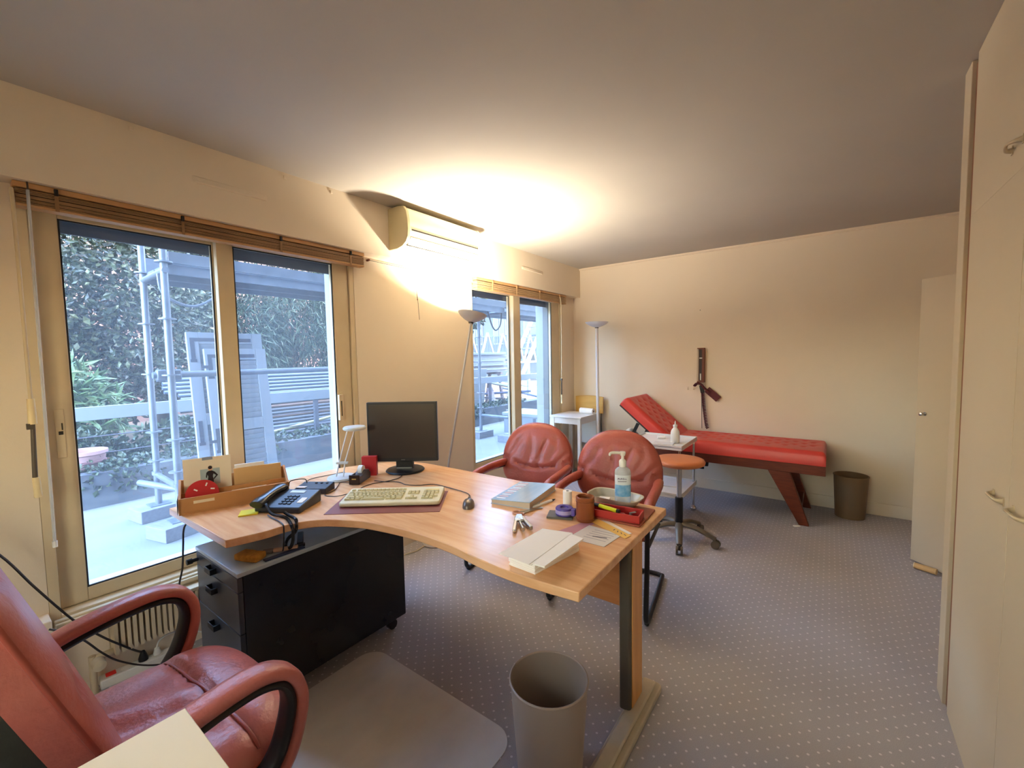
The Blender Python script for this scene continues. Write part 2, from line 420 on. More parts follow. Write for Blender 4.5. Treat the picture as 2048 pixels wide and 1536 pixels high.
# ------------------------------------------------------------------ sliding windows
def window(idx, y0, y1, gl, ml, mr, gr, label):
    root = thing('window_%d' % idx, label, None, (XW, (y0+y1)/2, ZS)); root['kind'] = 'structure'
    xi, xo = -2.592, -2.70
    f = MB()
    f.bx(xo, xi, y0, y0+0.035, ZS, ZT); f.bx(xo, xi, y1-0.035, y1, ZS, ZT)
    f.bx(xo, xi, y0+0.035, y1-0.035, ZS, ZS+0.04); f.bx(xo, xi, y0+0.035, y1-0.035, ZT-0.035, ZT)
    f.build('frame', m_frame, root, bevel=0.003, world=True)
    zb, zt = ZS+0.043, ZT-0.04
    for k, (a, b, ga, gb, x0, x1) in enumerate(((y0+0.04, mr-0.006, gl, ml, -2.69, -2.65), (ml+0.004, y1-0.04, mr, gr, -2.645, -2.602))):
        s = MB()
        s.bx(x0, x1, a, ga, zb, zt); s.bx(x0, x1, gb, b, zb, zt); s.bx(x0, x1, ga, gb, zb, 0.432); s.bx(x0, x1, ga, gb, 2.05, zt)
        so = s.build('sash', m_frame, root, bevel=0.003, world=True)
        g = MB(); xm = (x0+x1)/2
        g.bx(xm-0.003, xm+0.003, ga-0.004, gb+0.004, 0.428, 2.054)
        g.build('pane', m_pane, so, world=True)
        k2 = MB(); e = 0.006
        k2.bx(x1-0.012, x1-0.004, ga, ga+e, 0.432, 2.05); k2.bx(x1-0.012, x1-0.004, gb-e, gb, 0.432, 2.05)
        k2.bx(x1-0.012, x1-0.004, ga+e, gb-e, 0.432, 0.432+e); k2.bx(x1-0.012, x1-0.004, ga+e, gb-e, 2.05-e, 2.05)
        k2.build('gasket', m_gasket, so, world=True)
        if idx == 1:
            yy = (a+ga)/2 if k == 0 else (gb+b)/2
            h = MB()
            if k == 0:
                h.bx(x1, x1+0.004, yy-0.014, yy+0.014, 1.03, 1.24)
                so2 = h.build('lock_plate', m_frame, so, bevel=0.001, world=True)
                MB().bx(x1+0.004, x1+0.006, yy-0.006, yy+0.008, 1.13, 1.145).bx(x1+0.004, x1+0.006, yy+0.004, yy+0.008, 1.15, 1.18).build('key_slot', m_dark, so, world=True)
            else:
                h.bx(x1, x1+0.022, yy-0.055, yy-0.025, 1.03, 1.20)
                h.build('pull_handle', m_frame, so, bevel=0.003, world=True)
                MB().bx(x1+0.022, x1+0.0235, yy-0.043, yy-0.037, 1.06, 1.16).build('handle_slot', m_dark, so, world=True)
    # lowered edge of the roller shutter outside the top of the panes
    sh = MB().bx(-2.80, -2.785, y0+0.03, y1-0.03, 2.02, 2.14)
    sh.build('roller_shutter', M('shutter_slate', (56, 62, 78), 0.6), root, world=True)
    gd = MB().bx(-2.83, -2.76, y0, y0+0.03, ZS, ZT).bx(-2.83, -2.76, y1-0.03, y1, ZS, ZT)
    gd.build('shutter_guide', M('guide_grey', (96, 96, 96), 0.5), root, world=True)
    MB().bx(XO-0.03, -2.71, y0, y1, ZS-0.03, ZS+0.012).build('outer_sill', M('pale_stone', (160, 162, 160), 0.8), root, world=True)
    return root
window(1, W1[0], W1[1], 0.355, 0.921, 1.003, 1.578, 'wide sliding window behind the desk')
window(2, W2[0], W2[1], 2.972, 3.552, 3.672, 4.30, 'sliding window near the back corner')
struct(MB().bx(-2.59, -2.565, W1[0]+0.01, W1[1]-0.01, 0.315, 0.36).bx(-2.565, -2.55, W1[0]+0.01, W1[1]-0.01, 0.33, 0.352).build('trim_3', m_frame, bevel=0.004), 'moulded sill strip under the wide window')

# ------------------------------------------------------------------ raised venetian blinds
def blind(y0, y1, ztop, zbot, mat, railmat, label, nslat, ladders):
    root = thing('venetian_blind', label, 'blind', (-2.53, (y0+y1)/2, ztop), 0, 'raised blinds over the windows')
    MB().bx(-2.575, -2.518, y0, y1, ztop-0.022, ztop).build('head_rail', railmat, root, bevel=0.002, world=True)
    n = nslat; z0 = zbot+0.012; dz = (ztop-0.03 - z0)/n
    me = None
    for i in range(n):
        z = z0 + dz*(i+0.5)
        if me is None:
            s = MB()
            pts = [(-0.026, -0.002), (0, 0.001), (0.026, -0.002)]
            s.v = [(x, yy, z_+dz_) for yy in (-(y1-y0)/2+0.006, (y1-y0)/2-0.006) for dz_ in (0, 0.0045) for x, z_ in pts]
            s.f = [(0,1,4,3),(1,2,5,4),(6,9,10,7),(7,10,11,8),(0,6,7,1),(1,7,8,2),(3,4,10,9),(4,5,11,10),(0,3,9,6),(2,8,11,5)]
            o = s.build('slat', mat, root); me = o
        else:
            o = me.copy(); COL.objects.link(o)
        o.location = (-0.012, random.uniform(-0.002, 0.002), z - ztop); o.rotation_euler = (random.uniform(-0.0012, 0.0012), random.uniform(-0.05, 0.05), 0)
    MB().bx(-2.568, -2.516, y0+0.004, y1-0.004, zbot, zbot+0.011).build('bottom_rail', railmat, root, bevel=0.002, world=True)
    for yy in ladders:
        MB().bx(-2.5145, -2.5125, yy-0.006, yy+0.006, zbot-0.001, ztop-0.02).build('ladder_tape', mat, root, world=True)
        MB().bx(-2.518, -2.506, yy-0.006, yy+0.006, ztop-0.032, ztop-0.006).build('cord_clip', m_black if y0 < 1 else railmat, root, bevel=0.002, world=True)
    return root
m_bl1 = M('blind_bronze', (148, 114, 78), 0.45, var=(4, (120, 84, 54), 0.7))
m_blr1 = M('blind_rail_tan', (186, 142, 96), 0.45)
m_bl2 = M('blind_tan', (190, 158, 118), 0.45, var=(4, (168, 132, 94), 0.7))
blind(0.225, 1.765, 2.138, 2.045, m_bl1, m_blr1, 'bronze venetian blind pulled up above the wide window', 9, (0.34, 0.76, 1.22, 1.66))
blind(2.90, 4.50, 2.138, 2.035, m_bl2, m_blr1, 'tan venetian blind pulled up above the narrow back window', 9, (3.12, 3.50, 3.92, 4.34))
# wands, cranks
o = thing('blind_wand', 'clear plastic tilt wand hanging down the left side of the wide window', 'blind wand', (-2.50, 0.256, 0.70))
MB().cyl((-2.50, 0.262, 2.105), (-2.50, 0.252, 0.70), 0.0055, n=6).build('rod', M('clear_acrylic', (235, 240, 245), 0.08, trans=0.6, ior=1.3), o, smooth=40, world=True)
MB().cyl((-2.50, 0.252, 0.72), (-2.50, 0.252, 0.695), 0.008, n=8).build('tip', m_white, o, smooth=40, world=True)
MB().tube(spline([(-2.505, 0.262, 2.135), (-2.498, 0.262, 2.12), (-2.50, 0.262, 2.10)], 4), 0.003, 6).build('hook', m_dark, o, world=True)
def crank(y, z, name_label, s=1.0):
    o = thing('shutter_crank', name_label, 'shutter crank', (-2.50, y, z[-1]))
    MB().tube(spline([(-2.53, y, z[0]+0.05), (-2.50, y, z[0]), (-2.50, y, z[1])], 5), 0.006, 8).build('rod', m_frame, o, smooth=50, world=True)
    MB().cyl((-2.50, y, z[1]), (-2.50, y, z[2]), 0.011, 0.013, 10).build('upper_grip', M('ivory_plastic', (226, 206, 160), 0.45), o, smooth=50, world=True)
    MB().cyl((-2.50, y, z[2]), (-2.50, y-0.006, z[3]), 0.007, 0.008, 8).box((-2.50, y-0.006, z[2]-0.008), (0.02, 0.022, 0.022)).build('joint', m_greymetal, o, smooth=50, world=True)
    MB().cyl((-2.50, y-0.004, z[3]), (-2.50, y-0.002, z[4]), 0.011, 0.012, 10).build('lower_grip', MATS['ivory_plastic'], o, smooth=50, world=True)
crank(0.221, (2.03, 1.30, 1.20, 0.99, 0.91), 'ivory crank handle hanging beside the wide window')
crank(4.345, (2.02, 1.175, 1.165, 0.98, 0.875), 'thin crank rod hanging right of the back window')

# ------------------------------------------------------------------ vents on the boxed beam
for i, (y0, y1, lb) in enumerate(((0.80, 1.15, 'long painted air vent on the beam above the wide window'), (3.56, 3.95, 'small painted air vent on the beam near the back corner'))):
    r = thing('air_vent', lb, 'air vent', (-2.495, (y0+y1)/2, 2.30), 0, 'air vents on the beam')
    g = MB()
    g.v = [(-2.496, y0, 2.300), (-2.496, y1, 2.300), (-2.496, y1, 2.334), (-2.496, y0, 2.334), (-2.486, y0+0.02, 2.304), (-2.486, y1-0.02, 2.304), (-2.490, y1-0.02, 2.330), (-2.490, y0+0.02, 2.330)]
    g.f = [(0,1,2,3), (7,6,5,4), (0,4,5,1), (1,5,6,2), (2,6,7,3), (3,7,4,0)]
    g.build('cover', m_wall, r, bevel=0.003, world=True)
    for k in range(2): MB().cyl((-2.4915, (y0+0.03, y1-0.03)[k], 2.317), (-2.487, (y0+0.03, y1-0.03)[k], 2.317), 0.007, n=10).build('screw', m_trim, r, smooth=50, world=True)
for y in (0.585, 0.97+0.28, 1.53):
    MB().bx(-2.495, -2.488, y-0.008, y+0.008, 2.452, 2.470).build('curtain_hook', m_trim, None, bevel=0.002)
for i, o in enumerate([q for q in bpy.data.objects if q.name.startswith('curtain_hook')]):
    tag(o, ['tiny painted hook high on the beam, nearest the viewer', 'tiny painted hook high on the beam, middle of three', 'tiny painted hook high on the beam beside the air conditioner'][i], 'hook', 'hooks on the beam')

# ------------------------------------------------------------------ air conditioner
ac = thing('air_conditioner', 'cream wall air conditioner mounted on the beam above the lit lamp', 'air conditioner', (-2.495, 2.33, 2.19))
prof = [(-2.494, 2.462), (-2.38, 2.462), (-2.335, 2.452), (-2.308, 2.42), (-2.298, 2.36), (-2.296, 2.30), (-2.302, 2.255), (-2.322, 2.222), (-2.36, 2.20), (-2.41, 2.19), (-2.494, 2.19)]
def extr(pf, y0, y1):
    q = MB(); n = len(pf)
    q.v = [(x, y0, z) for x, z in pf] + [(x, y1, z) for x, z in pf]
    q.f = [tuple(range(n)), tuple(range(n, 2*n))[::-1]] + [(i, i+n, (i+1) % n+n, (i+1) % n) for i in range(n)]
    return q
extr(prof, 1.975, 2.70).build('body', m_ac, ac, smooth=35, world=True)
side = [(-2.494 + (x+2.494)*1.03, 2.326 + (z-2.326)*1.03) for x, z in prof]
extr(side, 1.95, 1.974).build('side_cap', m_acside, ac, smooth=35, bevel=0.003, world=True)
extr(side, 2.701, 2.722).build('side_cap', m_ac, ac, smooth=35, bevel=0.003, world=True)
MB().beam((-2.2955, 1.99, 2.30), (-2.2955, 2.67, 2.30), 0.004, 0.008).build('grille_slot', m_dark, ac, world=True)
MB().beam((-2.345, 1.985, 2.2065), (-2.345, 2.62, 2.2065), 0.010, 0.006).build('outlet_slot', m_dark, ac, world=True)
lv = extr([(-2.3, 2.25), (-2.3045, 2.250), (-2.338, 2.2075), (-2.335, 2.206)], 1.985, 2.69)
lv.build('louvre', m_ac, ac, world=True)
for i in range(4): MB().box((-2.46+i*0.0, 1.9485, 2.345+i*0.022), (0.03, 0.002, 0.008)).build('moulded_mark', m_acside, ac, world=True)

# ------------------------------------------------------------------ curtain wire on the pier
r = thing('curtain_wire', 'thin curtain wire stretched under the beam with a hanging cord', 'wire', (-2.575, 2.25, 2.11))
MB().tube([(-2.575, 1.835, 2.112), (-2.572, 2.25, 2.104), (-2.575, 2.70, 2.112)], 0.0022, 5).build('wire', m_cable, r, world=True)
MB().cyl((-2.59, 1.835, 2.112), (-2.565, 1.835, 2.112), 0.008, n=8).build('eye_screw', m_brownwood, r, smooth=50, world=True)
MB().tube(spline([(-2.572, 2.235, 2.10), (-2.572, 2.245, 2.0), (-2.573, 2.262, 1.90), (-2.575, 2.266, 1.884)], 5), 0.0015, 5).tube(spline([(-2.572, 2.255, 2.10), (-2.573, 2.264, 1.93), (-2.575, 2.28, 1.73)], 5), 0.0015, 5).build('cord', m_cable, r, world=True)
MB().lathe([(0, -0.006), (0.006, 0), (0, 0.006)], 8, (-2.575, 2.266, 1.884)).build('bead', m_brownwood, r, smooth=60, world=True)

# ------------------------------------------------------------------ radiator
r = thing('radiator', 'low cream finned convector under the wide window', 'radiator', (-2.53, 1.0, 0.10))
MB().bx(-2.588, -2.49, 0.40, 1.68, 0.305, 0.322).build('top_grille', m_frame, r, bevel=0.003, world=True)
MB().bx(-2.588, -2.58, 0.40, 1.68, 0.13, 0.305).build('back_plate', m_frame, r, world=True)
f0 = None
for i in range(57):
    if f0 is None: f0 = MB().bx(-0.04, 0.042, -0.0065, 0.0065, 0.05, 0.203).build('fin', m_frame, r); o = f0
    else: o = f0.copy(); COL.objects.link(o)
    o.location = (-0.005, -0.59 + i*0.0215, 0)
MB().cyl((-2.535, 0.33, 0.155), (-2.535, 0.42, 0.155), 0.014, n=10).cyl((-2.535, 0.335, 0.0), (-2.535, 0.335, 0.17), 0.013, n=10).build('feed_pipe', m_frame, r, smooth=50, world=True)
MB().lathe([(0.0, 0), (0.02, 0), (0.024, 0.01), (0.022, 0.05), (0.0, 0.055)], 12, (-2.50, 0.345, 0.155), (0, PI/2, 0)).build('valve_knob', m_frame, r, smooth=45, world=True)
struct(MB().bx(-2.59, -2.5, 0.15, 0.225, 0.0, 0.40).build('trim_4', m_trim, bevel=0.004), 'small pipe boxing left of the radiator')

# ------------------------------------------------------------------ wardrobe on the right
XC = 0.402
r = thing('fitted_wardrobe', 'beige built-in wardrobe with tall doors along the right side', 'wardrobe', (0.7, 0.8, 0.0))
MB().bx(XC+0.02, XR-0.002, YF+0.01, 2.44, 0.02, HC-0.003).build('carcass', m_cup, r, world=True)
MB().bx(XC-0.006, XC+0.03, 2.345, 2.445, 0.0, HC-0.002).build('side_post', m_cup, r, bevel=0.002, world=True)
MB().bx(XC+0.006, XC+0.02, 2.29, 2.345, 0.0, 2.47).build('shadow_gap', M('gap_brown', (142, 98, 72), 0.8), r, world=True)
MB().bx(XC, XC+0.02, YF+0.01, 2.288, 0.0, 0.012).build('plinth', m_cup, r, world=True)
def handle(y, z, door, flip=1):
    q = MB()
    pts = spline([(XC-0.002, y-0.044, z), (XC-0.016, y-0.036, z+0.0), (XC-0.023, y, z+0.005), (XC-0.016, y+0.036, z), (XC-0.002, y+0.044, z)], 5)
    n = len(pts)
    q.tube(pts, [0.009 - 0.005*math.sin(PI*i/(n-1)) for i in range(n)], 8)
    for sg in (-1, 1): q.bx(XC-0.004, XC, y+sg*0.044-0.006, y+sg*0.044+0.006, z-0.012, z+0.012)
    q.build('handle', M('pewter_handle', (196, 180, 152), 0.35, metal=0.3), door, smooth=50, world=True)
ys = [2.288, 1.722, 1.156, 0.59, 0.024, -0.54]
for i in range(5):
    d = MB().bx(XC-0.001, XC+0.019, ys[i+1]+0.002, ys[i]-0.002, 0.014, 1.9094).build('lower_door', m_cup, r, bevel=0.0006, world=True)
    u = MB().bx(XC-0.001, XC+0.019, ys[i+1]+0.002, ys[i]-0.002, 1.9098, 2.484).build('upper_door', m_cup, r, bevel=0.0006, world=True)
    yh = ys[i+1]+0.085 if i % 2 == 0 else ys[i]-0.085
    handle(yh, 1.0, d); handle(yh, 1.985, u)

# ------------------------------------------------------------------ open door at the back right
A = Vector((0.47, 3.87)); D = Vector((0.68, -0.733)).normalized(); nrm = Vector((-D.y, D.x))
dr = thing('door_1', 'plain beige door standing open in the back right corner', None, (A.x+D.x*0.72, A.y+D.y*0.72, 0)); dr['kind'] = 'structure'
def dp(u, w_, z): p = A + D*u + nrm*w_; return (p.x, p.y, z)
q = MB(); q.v = [dp(u, w_, z) for z in (0.012, 1.885) for u, w_ in ((0, 0), (0.74, 0), (0.74, 0.036), (0, 0.036))]
q.f = [(0,3,2,1),(4,5,6,7),(0,1,5,4),(1,2,6,5),(2,3,7,6),(3,0,4,7)]
q.build('leaf', m_cup, dr, bevel=0.002, world=True)
k = dp(0.055, -0.0, 1.01)
kd = Vector((-nrm.x, -nrm.y, 0))
kn = MB()
kn.tube([Vector(k), Vector(k)+kd*0.004, Vector(k)+kd*0.005, Vector(k)+kd*0.022, Vector(k)+kd*0.026, Vector(k)+kd*0.038, Vector(k)+kd*0.042], [0.012, 0.012, 0.006, 0.006, 0.012, 0.011, 0.003], 12)
kn.build('knob', m_chrome, dr, smooth=40, world=True)
ds = thing('door_wedge', 'small pale wooden stop lying on the carpet under the open door', 'door stop', (0.535, 3.755, 0.0))
MB().cyl((0.478, 3.742, 0.022), (0.575, 3.70, 0.022), 0.019, n=14).build('peg', M('pale_wood', (214, 176, 122), 0.6), ds, smooth=50, world=True)
MB().cyl((0.474, 3.7435, 0.022), (0.478, 3.742, 0.022), 0.0205, n=14).build('rubber_cap', m_cream, ds, smooth=50, world=True)
# ------------------------------------------------------------------ the desk
ZD = 0.735
front = spline([(-1.877, 0.639, 0), (-1.842, 0.759, 0), (-1.832, 0.872, 0), (-1.767, 0.968, 0), (-1.652, 1.035, 0), (-1.55, 1.072, 0), (-1.342, 1.105, 0), (-1.12, 1.105, 0), (-0.971, 1.084, 0), (-0.849, 1.073, 0), (-0.715, 1.076, 0), (-0.577, 1.09, 0)], 5)
poly = [(-2.528, 0.634)] + [(p.x, p.y) for p in front] + [(-0.577, 1.931), (-2.08, 1.915)] + [(p.x, p.y) for p in spline([(-2.12, 1.912, 0), (-2.215, 1.897, 0), (-2.33, 1.835, 0), (-2.415, 1.752, 0), (-2.486, 1.613, 0), (-2.528, 1.50, 0)], 4)]
dk = thing('office_desk', 'curved beech wave desk with a monitor and papers on it', 'desk', (-1.5, 1.4, 0.0))
MB().prism(poly, ZD-0.032, ZD).build('worktop', m_desk, dk, bevel=0.003, world=True)
lg = MB().prism(rrect(-0.637, -0.592, 1.528, 1.668, 0.012), 0.045, 0.70).build('leg', m_greymetal, dk, smooth=40, world=True)
MB().bx(-0.592, -0.587, 1.546, 1.650, 0.05, 0.70).build('wood_insert', m_insert, lg, bevel=0.002, world=True)
ft = MB(); q = MB().prism(rrect(-0.626, -0.540, 1.0, 1.765, 0.02), 0.0, 0.03); ft.put(q); ft.bx(-0.612, -0.56, 1.04, 1.74, 0.03, 0.048)
ft.build('foot', m_footmetal, lg, bevel=0.006, world=True)
l2 = MB().prism(rrect(-2.31, -2.245, 0.80, 1.02, 0.025), 0.045, 0.70).build('leg', m_greymetal, dk, smooth=40, world=True)
MB().prism(rrect(-2.33, -2.235, 0.70, 1.60, 0.02), 0.0, 0.03).build('foot', m_footmetal, l2, bevel=0.006, world=True)
MB().bx(-2.25, -0.65, 1.55, 1.59, 0.64, 0.702).build('beam', m_greymetal, dk, bevel=0.003, world=True)
MB().bx(-2.24, -0.66, 1.70, 1.718, 0.35, 0.702).build('modesty_panel', m_deskp, dk, bevel=0.001, world=True)

# ------------------------------------------------------------------ pedestal
pd = thing('drawer_pedestal', 'black lacquered drawer pedestal on castors under the desk', 'pedestal', (-2.0, 1.03, 0))
MB().bx(-2.225, -1.795, 0.662, 1.43, 0.068, 0.604).build('body', m_blackgl, pd, bevel=0.002, world=True)
MB().bx(-2.228, -1.792, 0.641, 1.433, 0.605, 0.622).build('top_panel', M('lit_pedestal_top', (184, 196, 206), 0.14, var=(4, (150, 162, 172), 0.7)), pd, bevel=0.002, world=True)  # window light on the black top put into its pale blue colour
mdf = M('drawer_front_grey', (70, 72, 78), 0.3, var=(3, (48, 50, 56), 0.6))
for z0, z1, hz in ((0.545, 0.601, 0.576), (0.378, 0.542, 0.494), (0.072, 0.374, 0.338)):
    d = MB().bx(-2.223, -1.797, 0.642, 0.661, z0, z1).build('drawer_front', mdf, pd, bevel=0.002, world=True)
    h = MB().bx(-2.06, -2.0, 0.618, 0.642, hz-0.012, hz-0.006).bx(-2.06, -2.0, 0.618, 0.622, hz-0.012, hz+0.012).bx(-2.062, -2.056, 0.618, 0.642, hz-0.012, hz+0.012).bx(-2.004, -1.998, 0.618, 0.642, hz-0.012, hz+0.012)
    h.build('drawer_handle', m_black, d, bevel=0.002, world=True)
MB().cyl((-2.205, 0.642, 0.57), (-2.205, 0.61, 0.57), 0.008, n=10).cyl((-2.205, 0.62, 0.57), (-2.205, 0.60, 0.57), 0.012, n=10).build('lock_knob', m_black, pd, smooth=50, world=True)
for x, y in ((-2.18, 0.72), (-1.84, 0.72), (-2.18, 1.37), (-1.84, 1.37)):
    MB().cyl((x-0.014, y, 0.026), (x+0.014, y, 0.026), 0.026, n=14).bx(x-0.02, x+0.02, y-0.012, y+0.012, 0.045, 0.069).build('castor', m_black, pd, smooth=50, world=True)
zt = 0.6225
s = thing('sponge', 'yellow sponge on the front of the black pedestal', 'sponge', (-1.89, 0.73, zt), math.radians(22))
MB().prism(spline and [(-0.055, -0.03), (0.0, -0.034), (0.055, -0.03), (0.057, 0.0), (0.05, 0.03), (0.01, 0.026), (-0.02, 0.03), (-0.055, 0.028)], 0, 0.026).build('foam', M('sponge_foam', (206, 148, 62), 0.95, var=(60, (170, 112, 44), 0.8), bump=(160, 0.5)), s, bevel=0.006)
s = thing('plastic_clip', 'short black plastic clip lying on the pedestal top', 'clip', (-1.90, 0.94, zt), math.radians(-28))
MB().bx(-0.075, 0.06, -0.013, 0.013, 0, 0.012).build('bar', m_black, s, bevel=0.003)
MB().bx(0.055, 0.08, -0.02, 0.02, 0, 0.008).build('base', m_black, s, bevel=0.002)
s = thing('paint_brush', 'flat brush with a pale handle lying behind the sponge', 'brush', (-1.87, 0.82, zt), math.radians(55))
MB().bx(-0.01, 0.085, -0.011, 0.011, 0.0, 0.014).build('handle', M('pale_brush_wood', (200, 160, 130), 0.5), s, bevel=0.004)
MB().bx(-0.05, -0.01, -0.016, 0.016, 0.0, 0.012).build('bristles', m_grey, s, bevel=0.002)
s = thing('folder_strip', 'narrow blue-black folder edge lying along the pedestal front', 'folder', (-1.815, 0.83, zt), math.radians(88))
MB().bx(-0.08, 0.08, -0.012, 0.012, 0, 0.006).build('cover', M('navy_card', (36, 46, 78), 0.4), s, bevel=0.001)

# ------------------------------------------------------------------ monitor
a = math.radians(36.5)
mo = thing('computer_monitor', 'black square flat monitor turned off on a round stand', 'monitor', (-2.11, 1.715, ZD), a)
MB().lathe([(0.0, 0.0), (0.112, 0.0), (0.118, 0.005), (0.112, 0.012), (0.06, 0.018), (0, 0.02)], 40).build('base', m_black, mo, smooth=40)
MB().bx(-0.052, 0.052, -0.018, 0.018, 0.014, 0.105).build('neck', m_black, mo, bevel=0.003)
MB().bx(-0.048, 0.048, -0.028, -0.018, 0.018, 0.026).build('neck_foot', m_steel, mo, bevel=0.002)
ms = MB(); W_ = 0.213; z0, z1 = 0.068, 0.432
ms.bx(-W_, W_, -0.045, -0.012, z0, z1); ms.bx(-0.12, 0.12, -0.012, 0.03, z0+0.06, z1-0.06)
sc_ = ms.build('housing', m_black, mo, bevel=0.003)
MB().bx(-W_+0.015, W_-0.015, -0.0465, -0.0455, z0+0.022, z1-0.015).build('screen', M('screen_off', (46, 34, 28), 0.32, var=(5, (54, 40, 32), 0.6)), sc_)
MB().bx(-0.012, 0.012, -0.0465, -0.0452, z0+0.007, z0+0.013).build('logo_mark', M('logo_grey', (90, 84, 80), 0.4), sc_)
MB().tube(spline([(-0.06, 0.0, 0.11), (-0.09, 0.0, 0.09), (-0.03, -0.0, 0.05), (-0.04, 0.03, 0.02)], 5), 0.0035, 6).build('cable', m_cable, mo, smooth=60)

# ------------------------------------------------------------------ desk mat, keyboard, mouse
MBm = MB().box((-1.70, 1.285, ZD+0.0012), (0.52, 0.30, 0.002), (0, 0, math.radians(37.6)))
tag(MBm.build('desk_mat', M('burgundy_mat', (128, 62, 58), 0.4), None), 'burgundy desk pad under the keyboard', 'desk pad')
kb = thing('keyboard', 'yellowed beige computer keyboard on the burgundy pad', 'keyboard', (-1.705, 1.31, ZD+0.0025), math.radians(37.6))
def wedge(w_, d_, h0, h1, r):
    t = MB().prism(rrect(-w_/2, w_/2, -d_/2, d_/2, r), 0, 1)
    t.v = [(x, y, (0.003 if z == 0 else h0 + (h1-h0)*(y/d_+0.5))) for x, y, z in t.v]; return t
wedge(0.475, 0.19, 0.02, 0.036, 0.018).build('case', m_beigekb, kb, bevel=0.005)
MB().bx(-0.2, 0.2, -0.07, 0.07, 0.0, 0.006).build('feet', m_grey, kb)
k0 = MB(); k0.v = [(-0.5,-0.5,0),(0.5,-0.5,0),(0.5,0.5,0),(-0.5,0.5,0),(-0.38,-0.36,1),(0.38,-0.36,1),(0.38,0.42,1),(-0.38,0.42,1)]
k0.f = [(4,5,6,7),(0,1,5,4),(1,2,6,5),(2,3,7,6),(3,0,4,7)]
m_key = M('key_cream', (236, 228, 194), 0.5); m_key2 = M('key_tan', (206, 194, 150), 0.5)
kme = None
def key(x, y, w_, d_=0.017, mat=m_key):
    global kme
    z = 0.02 + 0.016*(y/0.19+0.5)
    if kme is None: o = k0.build('key', m_key, kb); kme = o
    else: o = kme.copy(); COL.objects.link(o)
    if mat is not m_key:
        if 'alt' not in MATS:
            me = kme.data.copy(); me.materials.clear(); me.materials.append(mat); MATS['alt'] = me
        o.data = MATS['alt']
    o.location = (x, y, z-0.001); o.scale = (w_, d_, 0.009)
rows = [(-0.052, 0.019), (-0.033, 0.019), (-0.014, 0.019), (0.005, 0.019), (0.024, 0.019)]
x0 = -0.222
for ri, (y, dy) in enumerate(rows):
    if ri == 0:
        xx = x0
        for w_ in (0.027, 0.022, 0.027, 0.118, 0.027, 0.022, 0.03): key(xx+w_/2, y, w_-0.002, mat=m_key if w_ > 0.1 else m_key2); xx += w_
    else:
        first = (0, 0.046, 0.034, 0.029, 0.019)[ri]; n = (0, 10, 11, 12, 13)[ri]; xx = x0
        key(xx+first/2, y, first-0.002, mat=m_key2); xx += first
        for _ in range(n): key(xx+0.0095, y, 0.0175); xx += 0.019
        key((xx+0.052)/2 - 0.0, y, 0.052-xx-0.002, mat=m_key2)
for k in range(13): key(x0+0.0095+k*0.0205+(0.008 if k > 0 else 0), 0.056, 0.0175, 0.014, m_key if k % 5 else m_key2)
for i in range(3):
    for y in (0.024, 0.005): key(0.076+i*0.019, y, 0.0175, mat=m_key2)
    key(0.076+i*0.019, -0.052, 0.0175, mat=m_key2)
key(0.095, -0.033, 0.0175, mat=m_key2)
for i in range(4):
    for ri, y in enumerate((-0.052, -0.033, -0.014, 0.005, 0.024)):
        if i == 3 and ri in (0, 2): continue
        key(0.152+i*0.019, y, 0.0175)
MB().bx(0.148, 0.215, 0.048, 0.060, 0.0322, 0.0336).build('led_strip', M('kb_led', (236, 214, 130), 0.4), kb)

mu = thing('computer_mouse', 'small grey computer mouse right of the keyboard', 'mouse', (-1.345, 1.455, ZD), math.radians(38))
bm = MB()
def mfn(u, v):
    th = 2*PI*u; ph = v*PI/2
    r = math.cos(ph); return (0.028*r*math.copysign(abs(math.cos(th))**0.8, math.cos(th)), 0.05*r*math.copysign(abs(math.sin(th))**0.8, math.sin(th)), 0.034*math.sin(ph)**0.8 if ph > 0 else 0.0)
bm.grid(mfn, 28, 9, cu=True)
bm.build('shell', M('mouse_grey', (112, 100, 92), 0.3, metal=0.3), mu, smooth=60)
MB().bx(-0.0012, 0.0012, 0.0, 0.046, 0.0255, 0.0345).build('button_gap', m_dark, mu)
MB().cyl((-0.004, 0.028, 0.0285), (0.004, 0.028, 0.0285), 0.007, n=12).build('wheel', m_grey, mu, smooth=50)
def world_tube(name, pts, r, mat, label, cat, n=6, sm=6):
    o = MB().tube(spline(pts, sm), r, n).build(name, mat, None, smooth=60); tag(o, label, cat); return o
zc = ZD+0.0035
def dz(px): return px
world_tube('mouse_cable', [(-1.377, 1.497, zc+0.004), (-1.40, 1.53, zc), (-1.47, 1.585, zc), (-1.60, 1.60, zc), (-1.73, 1.60, zc), (-1.79, 1.54, zc), (-1.86, 1.51, zc), (-1.93, 1.52, zc), (-2.01, 1.48, zc), (-2.07, 1.46, zc)], 0.0022, m_cable, 'thin dark mouse cable winding across the desk', 'cable')
world_tube('keyboard_cable', [(-1.97, 1.30, zc+0.004), (-2.02, 1.345, zc), (-2.03, 1.42, zc), (-2.00, 1.50, zc), (-2.00, 1.58, zc), (-2.04, 1.63, zc)], 0.0022, m_cable, 'keyboard cable running back to the monitor stand', 'cable')
world_tube('charger_cable', [(-1.96, 1.235, zc+0.008), (-2.00, 1.18, zc), (-2.07, 1.16, zc), (-2.10, 1.23, zc), (-2.16, 1.29, zc), (-2.20, 1.33, zc+0.001), (-2.155, 1.36, zc), (-2.15, 1.40, zc)], 0.002, m_cable, 'dark cable looping between the desk lamp and the keyboard', 'cable')

